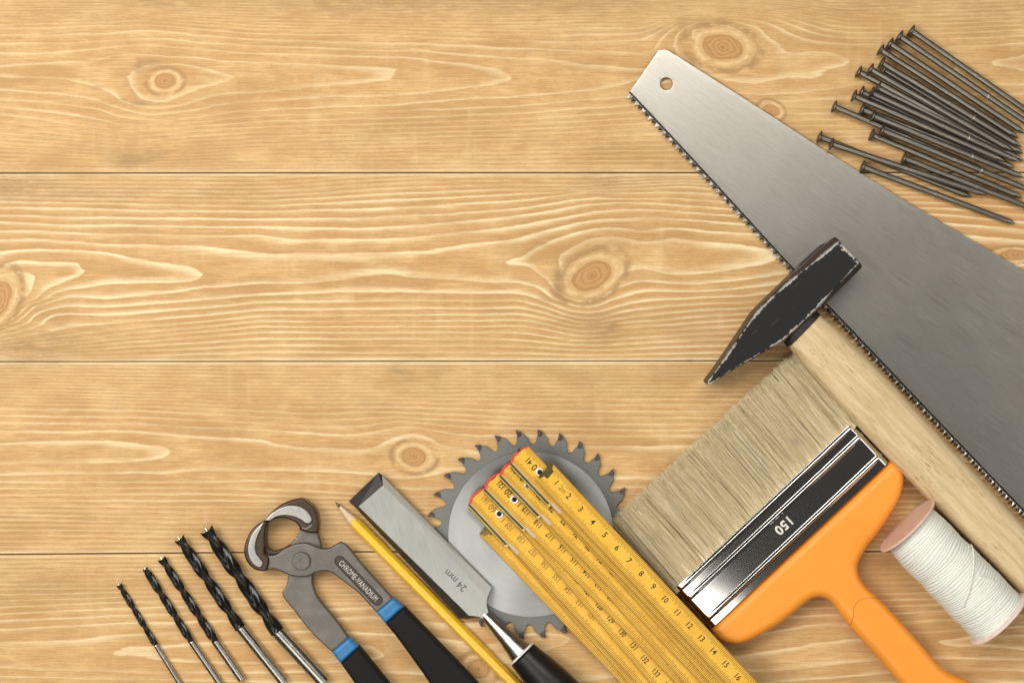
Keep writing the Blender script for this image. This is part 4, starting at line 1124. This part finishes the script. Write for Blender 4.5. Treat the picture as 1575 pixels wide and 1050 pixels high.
hh_ = mk('hammer_head', V, F, hammer_mat(), ham, angle=32)
at = hh_.data.attributes.new('edge', 'FLOAT', 'POINT'); at.data.foreach_set('value', np.asarray(EDG, np.float32))

# handle: an oval bar
m_hw = None
def beech():
    m = NT('beech_handle'); rot = 46
    n = m.noise(m.coord((.012, .16, .16), rot), 1.0, 5, .6); n2 = m.noise(m.coord((.02, .8, .8), rot), 1.0, 4, .7)
    fl_ = m.ramp(m.noise(m.coord((.055, .62, .3), rot, loc=(3, 1, 0)), 1.0, 2, .5), .60, .67)
    fm = m.ramp(m.noise(m.coord((.006, .03, .03), rot), 1.0, 2), .4, .6)
    col = m.mix(m.ramp(n, .3, .7), (0.60, 0.44, 0.235), (0.76, 0.60, 0.36))
    col = m.mix(m.ramp(n2, .35, .62, .4, 0), col, (0.50, 0.35, 0.17))
    col = m.mix(m.math('MULTIPLY', m.math('MULTIPLY', fl_, fm), .8), col, (0.27, 0.15, 0.06))
    m.set(Base_Color=col, Roughness=.5, Specular_IOR_Level=.35); m.bump(n2, .25, .00015); return m.mat
m_hw = beech()
hp = [((1229, 498), 43, 33), ((1237, 506), 43, 33.5), ((1262, 531), 42.5, 37.5), ((1300, 571), 41.5, 40.5), ((1344, 618), 40.5, 41.5), ((1400, 678), 38.5, 41), ((1460, 741), 36.5, 40), ((1520, 803), 34.5, 38.5), ((1575, 860), 32.5, 37.5), ((1640, 928), 30.5, 37.5)]
V = []; F = []; N_ = 40
for i_, (p, z, r) in enumerate(hp):
    p = np.array(c(p, z+20)); q = np.array(hp[min(i_+1, len(hp)-1)][0]) - np.array(hp[max(i_-1, 0)][0]); q = q/np.linalg.norm(q); nn = np.array([-q[1], q[0]])
    for k2 in range(N_):
        th = 2*math.pi*k2/N_; cx_, sx_ = math.cos(th), math.sin(th)
        e = 0.72
        V.append((*(p + nn*r*abs(cx_)**e*np.sign(cx_)*.99), z + 27*abs(sx_)**e*np.sign(sx_)))
for i_ in range(len(hp)-1):
    for k2 in range(N_): F.append((i_*N_+k2, i_*N_+(k2+1) % N_, (i_+1)*N_+(k2+1) % N_, (i_+1)*N_+k2))
F.append(tuple(range(N_))); F.append(tuple((len(hp)-1)*N_+k2 for k2 in range(N_)))
hd = mk('handle', V, F, m_hw, ham, angle=50)
# dark stained wood where the handle enters, and the stub that comes out of the far side
V = []; F = []
EP = [((1221,489),43,31.5), ((1229.5,497.5),43,32.6), ((1236,505),43,34.6), ((1239,508),43,34.9)]
for i_, (p, z, r) in enumerate(EP):
    p = np.array(c(p, z+20)); nn = np.array([-.70, .714])
    for k2 in range(N_):
        th = 2*math.pi*k2/N_; cx_, sx_ = math.cos(th), math.sin(th); e = .72
        V.append((*(p + nn*r*abs(cx_)**e*np.sign(cx_)), z + 27.6*abs(sx_)**e*np.sign(sx_) + (rng.uniform(-.3, .3))))
for i_ in range(len(EP)-1):
    for k2 in range(N_): F.append((i_*N_+k2, i_*N_+(k2+1) % N_, (i_+1)*N_+(k2+1) % N_, (i_+1)*N_+k2))
F.append(tuple(range(N_))); F.append(tuple((len(EP)-1)*N_+k2 for k2 in range(N_)))
m_std = simple('painted_handle_end', (0.018, 0.014, 0.010), 0.6, 0, var=.4, bumpv=.4)
mk('paint_stained_neck', V, F, m_std, hd)
stub = cl([(1232,404,1),(1262,377,1),(1274,372,1),(1290,400,1),(1250,440,1),(1222,420,1)], 46)
v, f = puff(stub, 28, 52, 2, spacing=12); mk('handle_stub', v, f, m_std, hd)

# ------------------------------------------------------------------ nails
m_nail = brushed('dark_drawn_wire', (0.20, 0.185, 0.155), (0.38, 0.35, 0.295), 0.36, 0, stretch=40, bumpv=.10, metal=.95)
m_nail2 = simple('scaled_nail_head', (0.14, 0.12, 0.105), 0.40, 0.85, var=.5, vs_=.4, bumpv=.6)
LN = 253.0; RS = 4.7; RH = 10.2
def nail_meshes():
    root = thing('iron_nail', 'nail', 'nail', (CX, CY), 0, 'iron nails in the fanned pile')
    r_ = random.Random(2)
    prof = [(2.5, RS+1.0), (4.5, RS+.25), (7, RS), (9, RS+.35), (10, RS-.1), (12, RS+.35), (13, RS-.1), (15, RS+.35), (16, RS-.1), (18, RS+.3), (19.5, RS), (120, RS), (121, RS+.35), (124, RS+.4), (125, RS), (LN-14, RS), (LN-13, RS-.1)]
    V, F = lathe((CX, CY, 0), (CX+LN, CY, 0), prof, 20)
    # four-sided cut point
    n0 = len(V) - 20; F = F[:-1]
    for (t, sc_) in ((LN-7, .62), (LN-1.5, .18), (LN, .05)):
        for k in range(20):
            th = 2*math.pi*k/20; sq = 1/max(abs(math.cos(th)), abs(math.sin(th)))
            V.append((CX+t, CY - RS*sc_*math.cos(th)*(sq*.5+.5), RS*sc_*math.sin(th)*(sq*.5+.5)))
    L0 = n0
    for j in range(3):
        a = n0 if j == 0 else n0 + 20*j
        for k in range(20): F.append((a+k, a+(k+1) % 20, a+20+(k+1) % 20, a+20+k))
    F.append(tuple(len(V)-20+k for k in range(20)))
    mk('shank', V, F, m_nail, root, angle=45)
    V, F = lathe((CX, CY, 0), (CX+5, CY, 0), [(-.7, RH*.35), (-.4, RH*.72), (.3, RH*.93), (1.4, RH), (2.4, RH*.98), (3.3, RH*.8), (4.2, RS+.9)], 22)
    V = [(x + r_.uniform(-.15, .15), CY + (y-CY)*(1+r_.uniform(-.04, .04)), z*(1+r_.uniform(-.04, .04))) for x, y, z in V]
    mk('head', V, F, m_nail2, root, angle=50)
    return root
proto = nail_meshes(); proto_kids = list(proto.children)
m_burr = simple('bright_burr', (0.36, 0.335, 0.285), 0.38, .85, bumpv=.3)
bV, bF = lathe((CX+164, CY, 0), (CX+168, CY, 0), [(0, RS+.1), (.5, RS+.7), (1.6, RS+.85), (2.2, RS+.4), (2.9, RS+.7), (3.6, RS+.1)], 14)
burr0 = None
NAILS = [  # head, direction point, height step, label
 ((1400,46.4),(1575,168),0,'topmost dark iron nail of the fanned pile'),
 ((1382,55),(1575,186),0.4,'second iron nail from the top of the pile, with a bright burr on its shank'),
 ((1367,66),(1570,201),0,'third iron nail from the top of the pile'),
 ((1353,76),(1573,216.5),.3,'fourth iron nail from the top of the pile'),
 ((1354.6,95.7),(1571,226),1.0,'fifth iron nail from the top, overlying an almost hidden nail'),
 ((1357.5,106),(1573,236),0,'half hidden iron nail lying under the fifth nail from the top'),
 ((1337,106),(1557,232),1.0,'iron nail whose head stands just right of the upper left corner nail head'),
 ((1319,110),(1539,229),0,'iron nail with the leftmost head of the upper bunch'),
 ((1339,142),(1568,249),1.0,'iron nail at mid pile with a bright burr and a full pointed tip'),
 ((1348,135),(1572,246),0,'nearly buried iron nail showing only a bit of head at mid pile'),
 ((1312,147),(1545,248),1.0,'iron nail with the leftmost head of the middle bunch'),
 ((1323,141),(1560,256),0,'buried iron nail with a sliver of head behind the middle bunch'),
 ((1324,168),(1571,262),0,'iron nail with a short visible neck under the middle bunch'),
 ((1281.5,163.6),(1513,262),.2,'iron nail sticking out alone to the left of the middle bunch'),
 ((1341,177.5),(1572,272),1.2,'iron nail above the lower bunch with a bright burr near its middle'),
 ((1355,200),(1575,289),1.1,'iron nail with a round head facing left in the lower bunch'),
 ((1339,207),(1570,303),0,'iron nail partly beneath its neighbour in the lower bunch'),
 ((1388.6,243),(1575,316),.3,'short looking iron nail with its head right of the others near the bottom'),
 ((1259,210),(1494.6,303.6),0,'iron nail with its head nearest the saw blade edge, lower of a crossed pair'),
 ((1277,221),(1516,299.5),1.0,'iron nail crossing over another beside the saw blade'),
 ((1325,256),(1562.5,344.6),0,'bottom iron nail lying apart with its whole length and point in view'),
]
for i, (hd_, tp_, lv, lab) in enumerate(NAILS):
    zh = RH + 0.2 + lv*RS*2.0; ztp = RS + 0.2 + lv*RS*1.9
    a = np.array(c(hd_, zh)); b_ = np.array(c(tp_, ztp)); d = (b_-a)/np.linalg.norm(b_-a)
    if i == 0: r = proto; kids = proto_kids
    else:
        r = proto.copy(); COL.objects.link(r)
        for ch in proto_kids:
            q = ch.copy(); COL.objects.link(q); q.parent = r
    r['label'] = lab
    if i in (1, 4, 8, 14, 15):
        if burr0 is None:
            burr0 = mk('burr', [(x-CX, y-CY, z) for x, y, z in bV], bF, m_burr, None, local=False)
            burr0.data.transform(Matrix.Translation(W(0, 0, 0) * -1) @ Matrix.Identity(4)); q = burr0
        else: q = burr0.copy(); COL.objects.link(q)
        q.parent = r
    r.location = W(a[0], a[1], zh)
    dir3 = Vector((d[0]*LN*S, -d[1]*LN*S, (ztp-zh)*S)).normalized()
    yaw = math.atan2(dir3.y, dir3.x); pitch = -math.asin(dir3.z)
    r.rotation_euler = (0, pitch, yaw)
    r.rotation_euler = (Matrix.Rotation(yaw, 3, 'Z') @ Matrix.Rotation(pitch, 3, 'Y') @ Matrix.Rotation(rng.uniform(0, 6.28), 3, 'X')).to_euler()

# ------------------------------------------------------------------ thread spool
spo = thing('thread_spool', 'pink plastic reel wound with white thread, beside the hammer handle', 'spool', (1465, 880))
Rf = 55.0; Rt = 45.0; zc_s = Rf + 0.3
L0 = np.array([*c((1393.5,806.5), zc_s), zc_s]); L1 = np.array([*c((1538,953.5), zc_s), zc_s]); ua = (L1-L0); Ls = np.linalg.norm(ua); ua /= Ls
def pinkm():
    m = NT('pink_translucent_plastic'); n = m.noise(m.coord(), .06, 4)
    m.set(Base_Color=m.mix(n, (0.72, 0.46, 0.37), (0.84, 0.62, 0.52)), Roughness=.34, Specular_IOR_Level=.45)
    m.b.inputs['Subsurface Weight'].default_value = .35; m.b.inputs['Subsurface Radius'].default_value = (.004, .0015, .001); m.b.inputs['Subsurface Scale'].default_value = 1.0
    return m.mat
m_pink = pinkm()
v, f = lathe(L0 + ua*2, L0 + ua*6, [(0, 5), (0.1, 12), (.0, 46), (-.8, 50), (-.8, 54), (.4, 55), (1.8, 55), (3.0, 53.5), (4.5, 46), (6, 30)], 72); mk('reel_flange', v, f, m_pink, spo)
m_pale = simple('pale_pink_plastic', (0.84, 0.69, 0.60), 0.38, 0, var=.05, bumpv=0)
v, f = lathe(L1 + ua*-4, L1 + ua*1, [(-6, 30), (-3, 46), (-1, 53), (0, 55), (2.4, 55), (3.4, 54), (3.6, 30)], 72); mk('reel_flange', v, f, m_pale, spo)
s = np.cross(ua, [0,0,1.0]); s /= np.linalg.norm(s); w = np.cross(s, ua)
V = []; F = []; NTH = 96
ta = np.arange(3, Ls-3.5, .62)
r2 = np.random.default_rng(7); lump = r2.normal(0, 1, 400); lump = np.convolve(lump, np.ones(5)/5, 'same')
for i_, t in enumerate(ta):
    for k2 in range(NTH):
        th = 2*math.pi*k2/NTH
        # windings drift along the axis with the turning angle and with slow irregularities
        tt = t + 4.5*math.sin(th+.6+t*.02) + 1.4*math.sin(2*th + t*.11) + .9*math.sin(3*th - t*.23)
        ph = tt/4.1
        gi = int(ph) % 399
        r = Rt + 1.5*abs(math.sin(ph*math.pi))**.6 - 0.9 + (lump[gi]*(1-(ph % 1)) + lump[gi+1]*(ph % 1))*1.7
        r += .3*math.sin(tt*2.6+th*46)
        edge_ = min(1, (t-3)/6 + .55, (Ls-3.5-t)/5 + .62); bulge = 2.6*math.sin(math.pi*t/Ls*1.0) + 1.6*(t/Ls)
        r = (r + bulge) * (edge_ if edge_ < 1 else 1)
        V.append(tuple(L0 + ua*(t) + r*(math.cos(th)*s + math.sin(th)*w)))
for i_ in range(len(ta)-1):
    for k2 in range(NTH): F.append((i_*NTH+k2, i_*NTH+(k2+1) % NTH, (i_+1)*NTH+(k2+1) % NTH, (i_+1)*NTH+k2))
F.append(tuple(range(NTH))); F.append(tuple((len(ta)-1)*NTH+k2 for k2 in range(NTH)))
def threadm():
    m = NT('white_twisted_thread'); n = m.noise(m.coord((.5, .5, .5)), 1.0, 4, .7); n2 = m.noise(m.coord((.9, .12, .3), 60), 1.0, 3, .7)
    m.set(Base_Color=m.mix(n, (0.76, 0.78, 0.70), (0.88, 0.89, 0.82)), Roughness=.75, Specular_IOR_Level=.2)
    m.bump(m.math('ADD', n, n2), .5, .0003); return m.mat
m_thr = threadm(); m_thr2 = simple('loose_thread', (0.84, 0.84, 0.77), 0.7, 0, bumpv=.3)
mk('wound_thread', V, F, m_thr, spo, angle=80)
Z9 = lambda pts: Zm(1325, 740, 3.888, pts)
def onspool(p, extra=1.4):
    # a point on the top of the winding that appears at p
    z = zc_s + 40
    for _ in range(4):
        q = np.array(c(p, z)); rel = q - L0[:2]; t = rel @ ua[:2]; o_ = rel - ua[:2]*t; rr = Rt + 2.8 + 1.6*(t/Ls) + extra
        z = zc_s + math.sqrt(max(9, rr*rr - o_ @ o_))
    return (*q, z)
lt = [onspool(p) for p in spline(Z9([(640,392),(655,378),(664,392),(672,470),(664,560),(645,650),(625,705),(605,752)]), 3, closed=False)]
v, f = tube(lt, 1.15, 6); mk('loose_thread', v, f, m_thr2, spo)
for a, b_ in (((700,560),(790,600)),): 
    lt = [onspool(p, .6) for p in spline(Z9([a, ((a[0]+b_[0])/2+6, (a[1]+b_[1])/2-8), b_]), 3, closed=False)]
    v, f = tube(lt, .9, 6); mk('loose_thread', v, f, m_thr2, spo)
for p in ((345,575), (762,495), (553,795)):
    q = np.array(c(Z9([p])[0], zc_s)); dirn = q - (L0[:2] + ua[:2]*((q-L0[:2]) @ ua[:2])); dirn /= np.linalg.norm(dirn)
    v, f = tube([(*(q - dirn*5), zc_s+4), (*(q-dirn*1.5), zc_s+2), (*(q+dirn*1.4), zc_s+1)], [1.3, 1.2, .8], 6); mk('loose_thread', v, f, m_thr2, spo)
